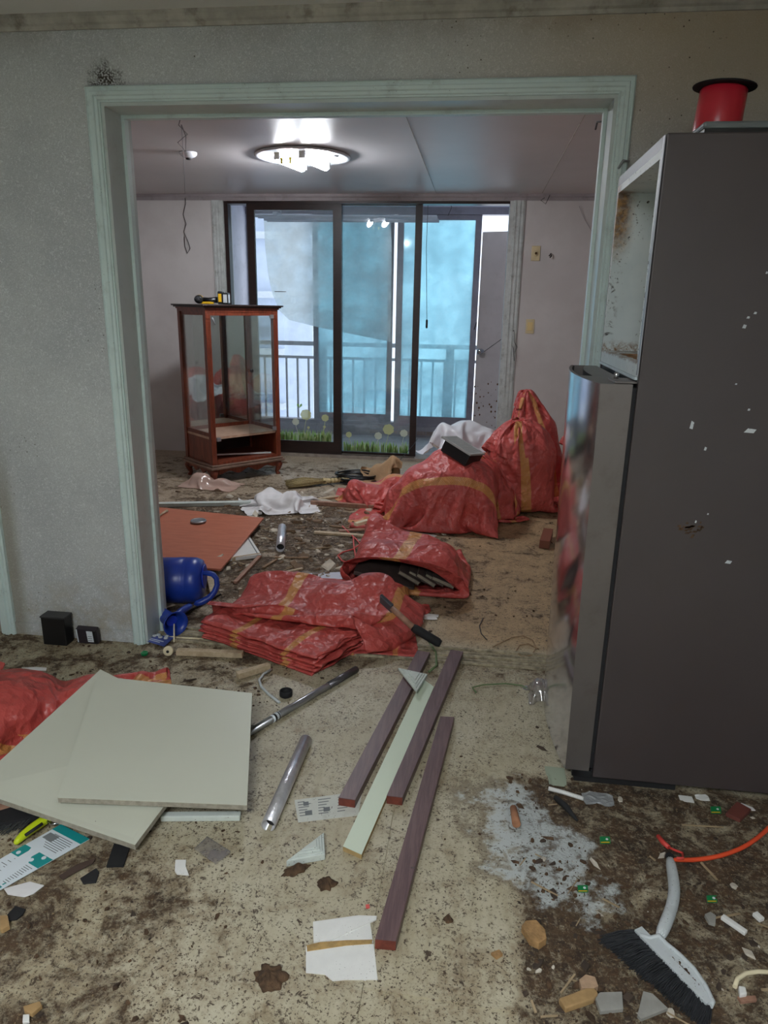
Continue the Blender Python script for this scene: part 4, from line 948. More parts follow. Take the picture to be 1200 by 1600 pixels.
# straw broom
a, b = F(447, 756, .03), F(532, 750, .03); d = (b - a).normalized(); n_ = Vector((-d.y, d.x, 0)); br = thing('straw_broom', 'straw hand broom lying in front of the black cable', 'broom', (a.x, a.y, 0))
rnd = random.Random(2)
for k in range(70):
    t_ = rnd.random() * 2 - 1; h_ = rnd.random()
    MB().tube([a + n_ * t_ * .095 * (1 - .3 * abs(t_)) + d * (.02 * rnd.random()) + Vector((0, 0, -.022 + .035 * h_)), a + d * .16 + n_ * t_ * .07 + Vector((0, 0, -.015 + .04 * h_)), a + d * .34 + n_ * t_ * .016 + Vector((0, 0, -.008 + .018 * h_))], [.003, .006, .004], 4).build('straw', mStraw, br)
MB().tube([a + d * .30, a + d * .36, a + d * .52], [.028, .020, .018], 10).build('binding', mBindC, br)
for k in range(6): MB().tube([a + d * (.33 + k * .03), a + d * (.338 + k * .03)], .0225 if k < 2 else .0198, 10).build('binding_ring', mStraw, br)
# white crumpled film
q = F(436, 792); P = crumple(q.x, q.y, .62, .46, .35, 71, 36, .66, .09, [((q.x, q.y, .02), (.13, .10, .06)), ((q.x + .1, q.y - .02, .03), (.06, .05, .09)), ((q.x - .08, q.y + .06, .03), (.04, .06, .09))], 70, 1.12, .1)
tag(MB().grid(wrinkle(P, .022, 15, 9)).build('crumpled_sheet', mPaper, sub=1), 'crumpled white plastic sheet behind the red-brown board', 'plastic sheet')
q = F(330, 760); P = crumple(q.x, q.y, .46, .28, -.15, 73, 26, .72, .06, [((q.x - .08, q.y, .03), (.08, .05, .075)), ((q.x + .08, q.y, .02), (.06, .04, .045))], 60, 1.1, .08)
tag(MB().grid(wrinkle(P, .015, 18, 3)).build('bubble_wrap', mPink, sub=1), 'pinkish scrap of bubble wrap before the cabinet', 'plastic wrap')
q = F(640, 838); P = crumple(q.x, q.y, .30, .16, -.25, 75, 22, .8, .02, (), 50, 1.05, .02)
tag(MB().grid(P).build('grey_cloth', M('grey_rag', S(168, 166, 160), .9, var=.15, vs=20), sub=1), 'pale grey rag behind the open sack', 'cloth')
q = F(508, 905); P = crumple(q.x, q.y, .24, .16, .3, 77, 20, .85, .03, (), 50, 1.05, .03)
tag(MB().grid(P).build('paper_sheet', M('bluish_paper', S(206, 210, 222), .7, var=.04), sub=1), 'bluish white paper curled behind the rumpled sack', 'paper')

# red-brown board and what lies on and under it
def board(name, label, cat, px, th, mat, edge=None, bev=.0015, group=None):
    """px: (x, y, z) picture corners with the height of the top face"""
    return tag(MB().slab([F(x, y, z) for x, y, z in px], th).build(name, mat, bev=bev), label, cat, group)
board('veneer_board', 'large red-brown veneered board on the floor by the doorway', 'board', [(205, 788, .045), (412, 809, .05), (345, 889, .03), (205, 880, .03)], .012, mRedBoard)
q = F(310, 815, .05); ld = thing('jar_lid', 'round grey metal lid lying on the red-brown board', 'lid', (q.x, q.y, .0475))
MB().lathe([(.046, 0), (.05, .003), (.05, .011), (.046, .014), (.042, .013), (.040, .011)], (q.x, q.y, .048), seg=28).build('rim', mGreyMetal, ld); MB().lathe([(.030, 0), (.030, .002)], (q.x, q.y, .0585), seg=24).build('inner_ring', mGreyMetal, ld)
wire('wood_splinter', 'pale splinter of wood on the corner of the red-brown board', [F(245, 809, .054), F(254, 802, .056), F(261, 798, .056)], [.006, .007, .010], mWood, 'wood')
bt_ = thing('white_board', 'white board with grooved lines and wooden edge under the red-brown board', 'board', F(385, 862))
MB().slab([F(330, 876, .022), F(408, 866, .022), F(390, 838, .022), F(330, 830, .022)], .018).build('panel', mWhite, bt_); MB().bar(F(362, 874, .012), F(407, 867, .012), .014, .024).build('edging', mWood, bt_)
MB().bar(F(403, 866, .0225), F(387, 840, .0225), .006, .002).build('groove', mInk, bt_)

# ---------------------------------------------------------------- blue watering can lying on its side
q = F(262, 930); wc = thing('watering_can', 'blue plastic watering can lying on its side by the doorway jamb', 'watering can', (q.x, q.y, 0))
ax = Vector((.985, .17, 0)).normalized(); sv = Vector((-ax.y, ax.x, 0)); rc = .110
e = F(306, 918, .12); top = Vector((e.x, e.y + .11, rc + .004)); bot = top - ax * .30
prof = [(.05, 0), (.098, .004), (.107, .02), (.109, .05)]
for k in range(4): prof += [(.110, .06 + k * .014), (.106, .066 + k * .014), (.110, .072 + k * .014)]
prof += [(.109, .16)] + [(.111, .205), (.107, .211), (.111, .217), (.107, .223), (.111, .229)] + [(.109, .26), (.098, .288), (.06, .298)]
MB().lathe(prof, bot, ax, 36).build('body', mCan, wc)
MB().lathe([(.055, .297), (.06, .302), (.05, .304), (.02, .301)], bot + Vector((0, 0, .02)), ax, 24).build('filler_rim', mCanIn, wc)
# handle loop from the top round to the body, spout with funnel mouth towards the camera
up = Vector((0, 0, 1)); dn = -sv
s0 = top + dn * .06 + Vector((0, 0, -.06)); fm = F(275, 975, .06)
hp = [top + dn * .04 + up * .05 - ax * .01, top + ax * .06 + dn * .05 + up * .06, top + ax * .085 + dn * .08 + up * .01, top + ax * .05 + dn * .12 - up * .05, top - ax * .03 + dn * .145 - up * .065]
MB().tube(hp, [.014, .016, .016, .017, .02], 10).build('handle', mCan, wc, sub=1)
j1 = top - ax * .15 + dn * .16 - up * .07
MB().tube([hp[-1], (hp[-1] + fm) / 2 + Vector((-.02, 0, .012)), fm + Vector((-.03, .03, 0))], [.02, .016, .02], 10).build('spout_brace', mCan, wc, sub=1)
sp = fm - Vector((.14, -.12, .005)); MB().tube([bot + ax * .04 + dn * .09 - up * .03, sp + Vector((0, 0, .0)), fm - Vector((.045, -.038, .0)), fm - Vector((.02, -.017, 0)), fm], [.035, .028, .030, .042, .056], 16, cap=False).build('spout', mCan, wc, solid=.004)
fdv = Vector((.76, -.64, 0)); MB().lathe([(.024, 0), (.0245, .004)], fm - fdv * .045, fdv, 16).build('spout_inside', mCanIn, wc)

# ---------------------------------------------------------------- hammer with wooden shaft in the open sack
a, b, c = F(612, 950, .15), F(645, 980, .088), F(688, 1006, .022); hm = thing('hammer', 'hammer with wooden shaft and black rubber grip leaning on the folded sacks', 'hammer', (b.x, b.y, 0))
MB().tube([a, b], [.013, .014], 10).build('shaft', mWoodR, hm); MB().tube([b, b + (c - b) * .1, b + (c - b) * .9, c], [.016, .019, .020, .015], 12).build('grip', mBlackM, hm)
dd = (b - a).normalized(); MB().obox(a - dd * .03, dd * .035, Vector((dd.y, -dd.x, 0)) * .012, (0, 0, .018)).build('head', M('grey_tool_steel', S(100, 104, 110), .4, .7), hm, bev=.003)
wire('olive_cord', 'olive green cord trailing from the open sack past the hammer', [F(615, 928, .06), F(632, 945, .055), F(648, 965, .04), F(660, 985, .01), F(672, 1005, .006), F(681, 1020, .006), F(682, 1040, .013), F(670, 1050, .005)], .005, mGreenCord, 'cord')
q = F(672, 965); P = crumple(q.x, q.y, .07, .06, 0, 81, 12, .8, .012, (), 30, 1.1, .01)
tag(MB().grid(P).build('eggshell_scrap', mWhite, sub=1), 'white crumpled scrap at the corner of the open sack', 'scrap')

# ================================================================== FRIDGE
FX, FY0, FY1, FZ0, FZ1 = .412, 1.916, 2.535, .035, 1.80; FXB = 1.10
fg = thing('refrigerator', 'brown-grey fridge with steel lower door, its freezer door missing', 'refrigerator', ((FX + FXB) / 2, (FY0 + FY1) / 2, 0))
# open-fronted freezer shell and closed lower body
MB().box((FX, FY0, FZ0), (FXB, FY0 + .022, FZ1)).build('side_panel', mFridge, fg, bev=.004)
MB().box((FX, FY1 - .022, FZ0), (FXB, FY1, FZ1)).build('side_panel', mFridge, fg, bev=.004)
MB().box((FX, FY0 + .022, FZ1 - .03), (FXB, FY1 - .022, FZ1)).build('top_panel', mFridge, fg)
MB().box((FXB - .03, FY0 + .022, FZ0), (FXB, FY1 - .022, FZ1 - .03)).build('back_panel', mFridge, fg)
ZF = 1.268
lm = MB()
lm.box((FX - .002, FY0 + .022, ZF), (FXB - .2, FY0 + .040, FZ1 - .03)); lm.box((FX - .002, FY1 - .040, ZF), (FXB - .2, FY1 - .022, FZ1 - .03))
lm.box((FX - .002, FY0 + .040, FZ1 - .05), (FXB - .2, FY1 - .040, FZ1 - .03)); lm.box((FXB - .22, FY0 + .040, ZF), (FXB - .2, FY1 - .040, FZ1 - .05)); lm.box((FX - .002, FY0 + .022, ZF - .035), (FXB - .2, FY1 - .022, ZF))
lo = lm.build('freezer_liner', mLiner, fg)
MB().box((FX - .004, FY0 + .002, ZF - .03), (FX - .002, FY0 + .02, FZ1 - .005)).build('door_seal_edge', M('pale_grey_edge', S(150, 152, 158), .4), fg)
MB().box((FX - .006, FY0 + .02, 1.225), (FX + .02, FY1 - .02, ZF - .036)).build('divider', M('plain_liner', S(196, 208, 212), .45, var=.06, vs=8, dirt=.15), fg)
MB().box((FX + .004, FY0 + .022, FZ0), (FX + .02, FY1 - .022, 1.225)).build('inner_wall', mBlack, fg)
MB().box((FX - .05, FY0 + .02, .004), (FX + .25, FY1 - .03, .05)).build('kick_plate', mBlackM, fg)
for y in (FY0 + .05, FY1 - .05): MB().lathe([(.022, 0), (.022, .02), (.015, .036)], (FXB - .06, y, 0), seg=12).build('foot', mBlackM, fg)
# brown grime in the freezer
P = crumple(FX + .07, FY0 + .26, .1, .3, 0, 88, 20, .9, .01, (), 30, 1.05, ZF, floor=ZF + .001)
MB().grid(P).build('peeling_rust', mRust, fg)
# curved steel door
def doorx(v, z): return FX - .022 - .06 - .034 * math.sin(math.pi * v) ** .8 - .012 * (z / 1.22) * 1.0
n, m_ = 20, 26; z0, z1 = .055, 1.215; P = np.zeros((m_, n, 3))
for j in range(m_):
    z = z0 + (z1 - z0) * j / (m_ - 1)
    for i in range(n):
        v = i / (n - 1); P[j, i] = (doorx(v, z), FY0 + .002 + (FY1 - FY0 - .004) * v, z)
V = [Vector(p) for p in P.reshape(-1, 3)]
Fs = [(j * n + i, (j + 1) * n + i, (j + 1) * n + i + 1, j * n + i + 1) for j in range(m_ - 1) for i in range(n - 1)]
dm = MB(); dm.add(V, Fs, True); face = dm.build('door', mSteel, fg, solid=.0)
xb = FX - .012
ed = MB(); ed2 = MB()
# near edge, far edge, top, bottom, back
nr = [Vector(P[j, 0]) for j in range(m_)]; fr_ = [Vector(P[j, -1]) for j in range(m_)]
ed.add(nr + [Vector((xb, p.y, p.z)) for p in nr], [(j, j + m_, j + 1 + m_, j + 1) for j in range(m_ - 1)])
ed2.add(fr_ + [Vector((xb, p.y, p.z)) for p in fr_], [(j, j + 1, j + 1 + m_, j + m_) for j in range(m_ - 1)])
ed.build('door_edge', mSteelSide, face); ed2.build('door_edge', mSteelSide, face)
bt_ = [Vector(P[0, i]) for i in range(n)]; MB().add(bt_ + [Vector((xb, p.y, p.z)) for p in bt_], [(i, i + 1, i + 1 + n, i + n) for i in range(n - 1)]).build('door_bottom', mBlack, face)
# top cap with the pocket handle towards the far side
tp = [Vector(P[-1, i]) for i in range(n)]
cap = MB(); k0 = 7
for i in range(n - 1):
    a, b = tp[i], tp[i + 1]; xi = xb - .0 if i < k0 else xb - .0
    if i < k0: cap.add([a, b, (xb, b.y, b.z), (xb, a.y, a.z)], [(0, 1, 2, 3)])
    else:      # pocket: thin outer lip, dark well, inner block
        lip = .010
        cap.add([a, b, b + Vector((lip, 0, 0)), a + Vector((lip, 0, 0))], [(0, 1, 2, 3)])
        cap.add([a + Vector((.045, 0, 0)), b + Vector((.045, 0, 0)), (xb, b.y, b.z), (xb, a.y, a.z)], [(0, 1, 2, 3)])
cap.build('door_top', mSteelSide, face)
wl = MB(); ly = tp[k0].y; hy = tp[-1].y
for i in range(k0, n - 1):
    a, b = tp[i], tp[i + 1]; dz = Vector((0, 0, -.07)); L1, L2 = a + Vector((.010, 0, 0)), b + Vector((.010, 0, 0)); R1, R2 = a + Vector((.045, 0, 0)), b + Vector((.045, 0, 0))
    wl.add([L1, L2, L2 + dz, L1 + dz, R1, R2, R2 + dz, R1 + dz], [(0, 1, 2, 3), (4, 7, 6, 5), (3, 2, 6, 7)])
wl.build('handle_pocket', mBlack, face)
MB().lathe([(.007, 0), (.007, .02), (.004, .024)], (FX - .04, FY0 + .09, 1.215), seg=10).build('hinge_pin', mChrome, fg)
MB().box((FX - .055, FY0 + .02, 1.216), (FX + .0, FY0 + .12, 1.221)).build('hinge_plate', mSteelSide, fg)
MB().box((FX - .06, FY0 + .01, .028), (FX - .005, FY0 + .1, .05)).build('lower_hinge', mBlack, fg)
MB().box((FX - .012, FY0 + .012, .06), (FX + .003, FY1 - .012, 1.205)).build('door_gasket', mBlackM, fg)
# scuffs on the side
rnd = random.Random(3)
def scuff(px, py, w_, h_):
    p = PY(px, py, FY0); y = FY0 - .0008
    return [(p.x - w_ / 2, y, p.z - h_ * .4), (p.x + w_ * .3, y, p.z - h_ / 2), (p.x + w_ / 2, y, p.z + h_ * .3), (p.x - w_ * .2, y, p.z + h_ / 2)]
for px, py, w_, h_ in ((1081, 664, .010, .022), (1172, 673, .030, .012), (1163, 510, .010, .010), (1169, 496, .008, .006), (1180, 489, .008, .006), (1102, 701, .007, .010), (1138, 878, .018, .010), (1170, 640, .007, .006), (1106, 803, .005, .005), (1087, 815, .005, .008), (1198, 426, .006, .006), (1150, 600, .006, .004)):
    MB().add(scuff(px, py, w_, h_), [(0, 1, 2, 3)]).build('scuff', mGreyPl, fg)
m = MB()
for k in range(26):
    p = scuff(1078 + rnd.gauss(0, 9), 826 + rnd.gauss(0, 4), .012 * rnd.random() + .004, .006); m.add(p, [(0, 1, 2, 3)])
tag(m.build('dirt_smudge', mSoil, fg), 'dark smudge', None, kind='stuff')
# things on the fridge
c = Vector((.606, 2.25, FZ1)); tl = Vector((.06, -.02, 1)).normalized(); sp = thing('ribbon_spool', 'spool of shiny red ribbon with black flanges on the fridge', 'spool', c)
MB().lathe([(.080, 0), (.080, .004)], c + Vector((0, 0, .002)), tl, 32).build('flange', mBlackM, sp); MB().lathe([(.080, 0), (.081, .002), (.080, .004)], c + tl * .175, tl, 32).build('flange', mBlackM, sp)
MB().lathe([(.056, .006), (.060, .012), (.061, .09), (.060, .168), (.056, .174)], c, tl, 32).build('ribbon', mRibbon, sp)
c = F(1098, 208, FZ1); tr = thing('plastic_tray', 'flat dark grey plastic lid lying on the fridge', 'lid', (c.x + .12, c.y + .12, FZ1))
MB().box((c.x + .004, c.y + .004, FZ1 + .001), (c.x + .25, c.y + .22, FZ1 + .010)).build('rim', mBlack, tr); MB().box((c.x, c.y, FZ1 + .010), (c.x + .254, c.y + .224, FZ1 + .026)).build('lid_top', M('grey_green_lid', S(96, 102, 102), .5), tr, bev=.006)

# ================================================================== FRONT ROOM FLOOR
# two beige laminate boards resting on the sack
def laminate(name, label, px, th):
    pts = [F(x, y, z) for x, y, z in px]; c = sum(pts, Vector()) / 4
    r_ = thing(name, label, 'board', (c.x, c.y, 0), 'beige laminate boards')
    top = [p for p in pts]; MB().slab(top, .0012).build('laminate_face', mBeige, r_); MB().slab([p - Vector((0, 0, .0012)) for p in pts], th).build('board_core', mCore, r_)
laminate('laminate_board', 'lower beige laminate board, partly under the other one', [(157, 1046, .128), (-48, 1232, .085), (211, 1320, .045), (345, 1140, .105)], .015)
laminate('laminate_board', 'upper square beige laminate board lying across the other one', [(152, 1056, .147), (394, 1083, .122), (386, 1258, .078), (90, 1246, .100)], .015)
tag(MB().bar(F(252, 1276, .012), F(376, 1275, .012), .022, .018).build('white_batten', mChalk, bev=.003), 'short white batten under the beige boards', 'batten')
tag(MB().slab([F(178, 1318, .008), F(203, 1322, .008), F(193, 1352, .008), F(166, 1353, .008)], .006).build('black_strip', mBlackM), 'piece of black strip sticking out from under the boards', 'strip')
# aluminium tubes
t1 = thing('aluminium_tube', 'short shiny aluminium tube beside the brown battens', 'tube', F(448, 1225))
MB().tube([F(419, 1290, .020), F(478, 1156, .020)], .019, 16, cap=False).build('tube_wall', mAluTube, t1, solid=.002); MB().tube([F(478, 1156, .020), F(479, 1153, .020)], [.0185, .010], 16).build('end_cap', mGreyMetal, t1); MB().tube([F(423, 1281, .020), F(424, 1280, .020)], .0175, 16).build('inside', mBlackM, t1)
t2 = thing('aluminium_pole', 'long thin aluminium pole running under the beige boards and folded sacks', 'pole', F(470, 1095))
a, b = F(380, 1150, .016), F(556, 1046, .016); MB().tube([a, b], .013, 12).build('pole', mAluPole, t2)
MB().tube([a.lerp(b, .22), a.lerp(b, .28)], .0136, 12).build('label_band', mCard, t2); MB().tube([a.lerp(b, .235), a.lerp(b, .25)], .0140, 12).build('black_band', mBlack, t2); MB().tube([a.lerp(b, .268), a.lerp(b, .274)], .0140, 12).build('black_band', mBlack, t2)
MB().tube([a.lerp(b, .72), a.lerp(b, 1.005)], .0138, 12).build('grey_sleeve', M('dark_grey_sleeve', S(96, 94, 98), .35, .6), t2)
wr_ = thing('pipe_clip', 'black ring on a flat grey strap beside the aluminium pole', 'clip', F(447, 1090))
q = F(447, 1088); MB().lathe([(.021, 0), (.024, .003), (.024, .022), (.021, .024), (.0195, .02), (.0195, .004)], (q.x, q.y, .002), seg=24).build('ring', mBlackM, wr_)
pts = [F(x, y, .006) for x, y in ((437, 1098), (420, 1085), (408, 1073), (405, 1063), (412, 1053), (424, 1046))]; MB().tube(pts, .0055, 6).build('strap', mGreyPl, wr_)
# purple-brown battens
def batten(label, a0, a1, b0, b1, h=.030):
    """a0,a1: left and right near corners, b0,b1: far ones (top face pixels)"""
    pts = [F(*a0, h), F(*a1, h), F(*b1, h), F(*b0, h)]; c = sum(pts, Vector()) / 4
    r_ = thing('wooden_batten', label, 'batten', (c.x, c.y, 0), 'purple-brown battens')
    o = MB().slab(pts, h - .002).build('batten_body', mPurple, r_, bev=.001)
    d = (pts[0] - pts[3]).normalized(); pr = [pts[0] + d * .0012, pts[1] + d * .0012]; w_ = (pr[1] - pr[0])
    MB().add([pr[0] + w_ * .01 - Vector((0, 0, .001)), pr[1] - w_ * .01 - Vector((0, 0, .001)), pr[1] - w_ * .01 - Vector((0, 0, h - .003)), pr[0] + w_ * .01 - Vector((0, 0, h - .003))], [(0, 1, 2, 3)]).build('end_grain', mMahog, r_)
    return r_
batten('purple-brown batten on the left, lying under the green board end', (529, 1246), (555, 1250), (652, 1016), (672, 1019))
batten('purple-brown batten in the middle, right of the pale green board', (604, 1243), (629, 1246), (704, 1015), (724, 1018))
b3 = batten('nearest purple-brown batten, nearest the right with a staple in it', (586, 1467), (619, 1470), (688, 1119), (710, 1120))
q = F(642, 1356, .0305); MB().bar(q, F(647, 1356, .0305), .003, .002).build('staple', mChrome, b3)
# pale green board with a broken moulding on its far end
pts = [F(536, 1322, .018), F(565, 1335, .018), F(678, 1073, .02), F(660, 1060, .02)]
mb_ = thing('green_board', 'pale green laminated board lying between the purple-brown battens', 'board', F(600, 1200))
MB().slab(pts, .0015).build('laminate_face', mMintB, mb_); MB().slab([p - Vector((0, 0, .0015)) for p in pts], .015).build('board_core', mMdf, mb_)
MB().add([pts[0] + Vector((.0, -.001, -.002)), pts[1] + Vector((0, -.001, -.002)), pts[1] + Vector((0, -.001, -.0165)), pts[0] + Vector((0, -.001, -.0165))], [(0, 1, 2, 3)]).build('end_edge', mMdf, mb_)
def bracket(label, P3, th, z):
    r_ = thing('corner_moulding', label, 'moulding', F(P3[0][0], P3[0][1]), 'white triangular corner mouldings')
    A, B_, C = [F(x, y, z) for x, y in P3]; MB().slab([A, B_, C], th).build('base_plate', mChalk, r_, bev=.002)
    g = (A + B_ + C) / 3
    for k, s_ in enumerate((.80, .60, .38)):
        MB().slab([g + (p - g) * s_ + Vector((0, 0, .004 * (k + 1))) for p in (A, B_, C)], .006).build('step', mChalk, r_, bev=.001)
bracket('white triangular corner moulding resting on the battens', [(622, 1043), (668, 1053), (651, 1080)], .010, .046)
bracket('white triangular corner moulding lying near the green board end', [(447, 1345), (506, 1300), (508, 1334)], .020, .024)
# instruction sheet
pp = thing('instruction_sheet', 'printed instruction sheet trapped under the left batten', 'paper', F(510, 1262))
Q = [F(460, 1250, .004), F(566, 1236, .004), F(560, 1274, .004), F(466, 1285, .004)]; MB().slab(Q, .0012).build('sheet', mPrint, pp)
def bil(Q, u, v): return (Q[0] * (1 - u) + Q[1] * u) * (1 - v) + (Q[3] * (1 - u) + Q[2] * u) * v
def prints(Q, rects, nm, mat, parent, dz=.0006):
    for u0, v0, u1, v1 in rects:
        MB().slab([bil(Q, u, v) + Vector((0, 0, dz)) for u, v in ((u0, v0), (u1, v0), (u1, v1), (u0, v1))], .0004).build(nm, mat, parent)
prints(Q, [(.04 + c * .3, .12 + r * .12, .04 + c * .3 + .1 + .12 * ((c * 7 + r * 3) % 4) / 4, .15 + r * .12) for c in range(3) for r in range(6)], 'text_line', mInk, pp)
prints(Q, [(.12, .15, .2, .32), (.13, .55, .24, .75), (.42, .5, .52, .68), (.7, .2, .8, .4)], 'diagram', mInk, pp, .0003)
# torn white tile-board pieces
tb = thing('torn_white_board', 'torn white board with brown glue strip beside the nearest batten', 'board', F(533, 1500))
MB().slab([F(478, 1478, .006), F(584, 1475, .006), F(590, 1530, .006), F(540, 1530, .006), F(520, 1532, .006), F(508, 1522, .006), F(478, 1519, .006)], .0045).build('lower_piece', mWhite, tb)
MB().slab([F(489, 1440, .008), F(560, 1430, .008), F(589, 1431, .010), F(588, 1436, .010), F(545, 1456, .009), F(520, 1468, .008), F(490, 1472, .007)], .004).build('upper_piece', mWhite, tb)
MB().slab([F(545, 1458, .0055), F(578, 1440, .0055), F(583, 1472, .0055), F(515, 1472, .0055)], .004).build('middle_piece', mWhite, tb)
MB().slab([F(479, 1477, .0075), F(500, 1472, .0075), F(540, 1469, .0075), F(582, 1468, .0075), F(581, 1474, .0075), F(540, 1477, .0075), F(480, 1486, .0075)], .003).build('glue_strip', mGlue, tb)
# scraper card with print, knife, dark brush at the left edge
cdp = thing('packaging_card', 'white and teal printed packaging card at the left edge', 'card', F(60, 1345))
Q = [F(140, 1311, .006), F(-46, 1417, .006), F(-84, 1390, .006), F(95, 1288, .010)]
MB().slab(Q, .0015).build('card', mCard, cdp)
prints(Q, [(0, 0, .085, 1)], 'teal_end', mTeal, cdp); prints(Q, [(.335, .0, .465, 1)], 'teal_band', mTeal, cdp)
for u, v in ((.36, .22), (.43, .38), (.40, .62), (.43, .86), ): 
    c_ = bil(Q, u, v); MB().lathe([(.006, 0), (.006, .0004)], (c_.x, c_.y, c_.z + .0008), seg=12).build('white_dot', mCard, cdp)
rr = random.Random(6)
prints(Q, [(.11 + k * .022, .1 + .1 * rr.random(), .117 + k * .022, .55 + .3 * rr.random()) for k in range(8)], 'text_line', mInk, cdp)
prints(Q, [(.12, .6, .20, .92)], 'barcode', mInk, cdp)
prints(Q, [(.49 + k * .021, .08 + .05 * rr.random(), .496 + k * .021, .5 + .45 * rr.random()) for k in range(11)], 'text_line', mInk, cdp)
prints(Q, [(.745, .06, .76, .42), (.775, .06, .79, .42), (.745, .06, .79, .12), (.745, .36, .79, .42), (.70, .1, .73, .14)], 'logo_stroke', mTeal, cdp); prints(Q, [(.735, .6, .75, .72), (.76, .6, .77, .8)], 'logo_stroke', M('pink_print', S(216, 80, 120), .5), cdp)
kn = thing('utility_knife', 'lime green plastic knife handle beside the packaging card', 'knife', F(60, 1300))
MB().tube([F(22, 1320, .016), F(34, 1306, .018), F(58, 1289, .018), F(76, 1277, .018), F(90, 1272, .018)], [.008, .013, .015, .014, .010], 10).build('handle', mLime, kn, sub=1)
MB().tube([F(40, 1305, .030), F(66, 1287, .031)], .005, 6).build('slider', mBlackM, kn)
wire('wire_clip', 'bent silver wire clip under the boards by the lime knife', [F(74, 1268, .02), F(74, 1284, .02), F(80, 1288, .02), F(104, 1284, .02), F(100, 1274, .02)], .003, mChrome, 'clip')
bs = thing('dust_brush', 'dark bristle brush poking out from under the boards at the left edge', 'brush', F(20, 1280)); rr = random.Random(9)
a, b = F(70, 1262, .03), F(-20, 1300, .02)
MB().slab([F(-25, 1262, .035), F(45, 1245, .035), F(80, 1262, .035), F(40, 1278, .03), F(-25, 1290, .03)], .02).build('brush_back', mBlackM, bs)
for k in range(46):
    t_ = k / 45; p = F(-25 + 85 * t_, 1283 - 12 * t_, .02); MB().tube([p + Vector((0, 0, rr.random() * .012)), p + Vector((-.03 + .02 * rr.random(), -.05 - .02 * rr.random(), -.012 + .01 * rr.random()))], [.003, .0015], 4).build('bristle', mDarkCloth, bs)
tag(MB().slab([F(-20, 1228, .05), F(26, 1240, .05), F(20, 1252, .05), F(-20, 1264, .05)], .03).build('wood_offcut', mWoodR), 'brown timber offcut under the lower beige board', 'wood')
# things along the partition foot
bb = thing('black_box', 'black plastic box standing against the partition wall', 'box', F(118, 995)); p = F(88, 992); q = F(119, 998)
MB().obox((( p.x + q.x) / 2 + .0, YA - .055, .063), (.052, 0, 0), (0, .028, 0), (0, 0, .062)).build('box_body', mBlack, bb, bev=.003); MB().obox(((p.x + q.x) / 2, YA - .055, .127), (.054, 0, 0), (0, .03, 0), (0, 0, .003)).build('box_lid', M('charcoal_lid', S(50, 50, 52), .4), bb)
ib = thing('ink_cartridge', 'small black cartridge with white label leaning at the partition wall', 'cartridge', F(146, 998)); p = F(146, 998)
MB().obox((p.x, YA - .035, .036), (.046, 0, 0), (0, .012, .004), (0, -.004, .034)).build('cartridge_body', M('aubergine_plastic', S(44, 38, 44), .4), ib, bev=.002); MB().obox((p.x + .016, YA - .0485, .035), (.013, 0, 0), (0, .001, 0), (0, -.004, .026)).build('label', mCard, ib)
MB().obox((p.x - .041, YA - .0485, .035), (.002, 0, 0), (0, .001, 0), (0, -.004, .031)).build('white_edge', mCard, ib); MB().obox((p.x + .04, YA - .05, .035), (.004, 0, 0), (0, .004, 0), (0, -.004, .03)).build('contacts', mBlack, ib)
for k in range(5): MB().obox((p.x + .016, YA - .0498 , .018 + k * .009), (.009, 0, 0), (0, .0004, 0), (0, -.0002, .0012)).build('text_line', mInk, ib)
# blister pack, caps, roller
bp = thing('blister_pack', 'blue and white blister pack beside the doorway casing', 'packaging', F(245, 1000)); Q = [F(224, 1000, .012), F(256, 1010, .010), F(272, 996, .012), F(236, 990, .018)]
MB().slab(Q, .0015).build('card', mBluePk, bp); 
for u, v in ((.25, .75), (.5, .75), (.75, .75), (.35, .95), (.7, .95)): c_ = bil(Q, u, v); MB().lathe([(.010, 0), (.009, .005), (.005, .007)], (c_.x, c_.y, c_.z), seg=10).build('blister', mGreyPl, bp)
prints(Q, [(.1, .2, .7, .26), (.15, .36, .8, .42)], 'text_line', mCard, bp)
def cap_(label, px, py, r=.014, h=.012, mat=mGreen, name='bottle_cap', grp='green bottle caps'):
    q = F(px, py); tag(MB().lathe([(r * .9, 0), (r, .001), (r, h - .002), (r * .85, h), (r * .78, h - .003)], (q.x, q.y, .003), seg=18).build(name, mat), label, 'cap', grp)
cap_('green bottle cap on the floor at the casing foot', 226, 1024); cap_('green bottle cap under the watering can spout', 320, 978, .013)
q = F(263, 1018, .02); rl_ = thing('plastic_roller', 'cream plastic roller standing on edge near the blister pack', 'roller', (q.x, q.y, 0)); dvv = Vector((.12, -1, .12)).normalized()
MB().lathe([(.014, -.008), (.02, -.006), (.021, .004), (.018, .008), (.008, .008)], (q.x, q.y, .0225), dvv, 22).build('wheel', mCream, rl_); MB().lathe([(.006, 0), (.006, .0015)], (q.x, q.y, .0225) + dvv * .0085 if False else Vector((q.x, q.y, .0225)) + dvv * .0085, dvv, 12).build('hub', mBlackM, rl_)
tag(MB().tube([F(272, 1003, .004), F(272, 975, .06)], .0035, 6).build('white_stick', mCream), 'thin white stick leaning against the watering can spout', 'stick')
tag(MB().tube([F(255, 994, .006), F(290, 997, .008), F(318, 998, .006)], .004, 6).build('pale_twig', mCream), 'thin pale twig lying below the watering can', 'twig')
def stick(label, a, b, w_, h, mat, name='wood_lath', z=.003, grp=None, cat='wood'):
    A, B_ = F(*a), F(*b); A.z = B_.z = z + h / 2; return tag(MB().bar(A, B_, w_, h).build(name, mat, bev=.001), label, cat, grp)
stick('pale wooden batten end sticking out below the folded sacks', (277, 1023), (380, 1027), .030, .022, mWood)
stick('short pale wood block under the near edge of the folded sacks', (371, 1061), (421, 1046), .026, .024, mWood)
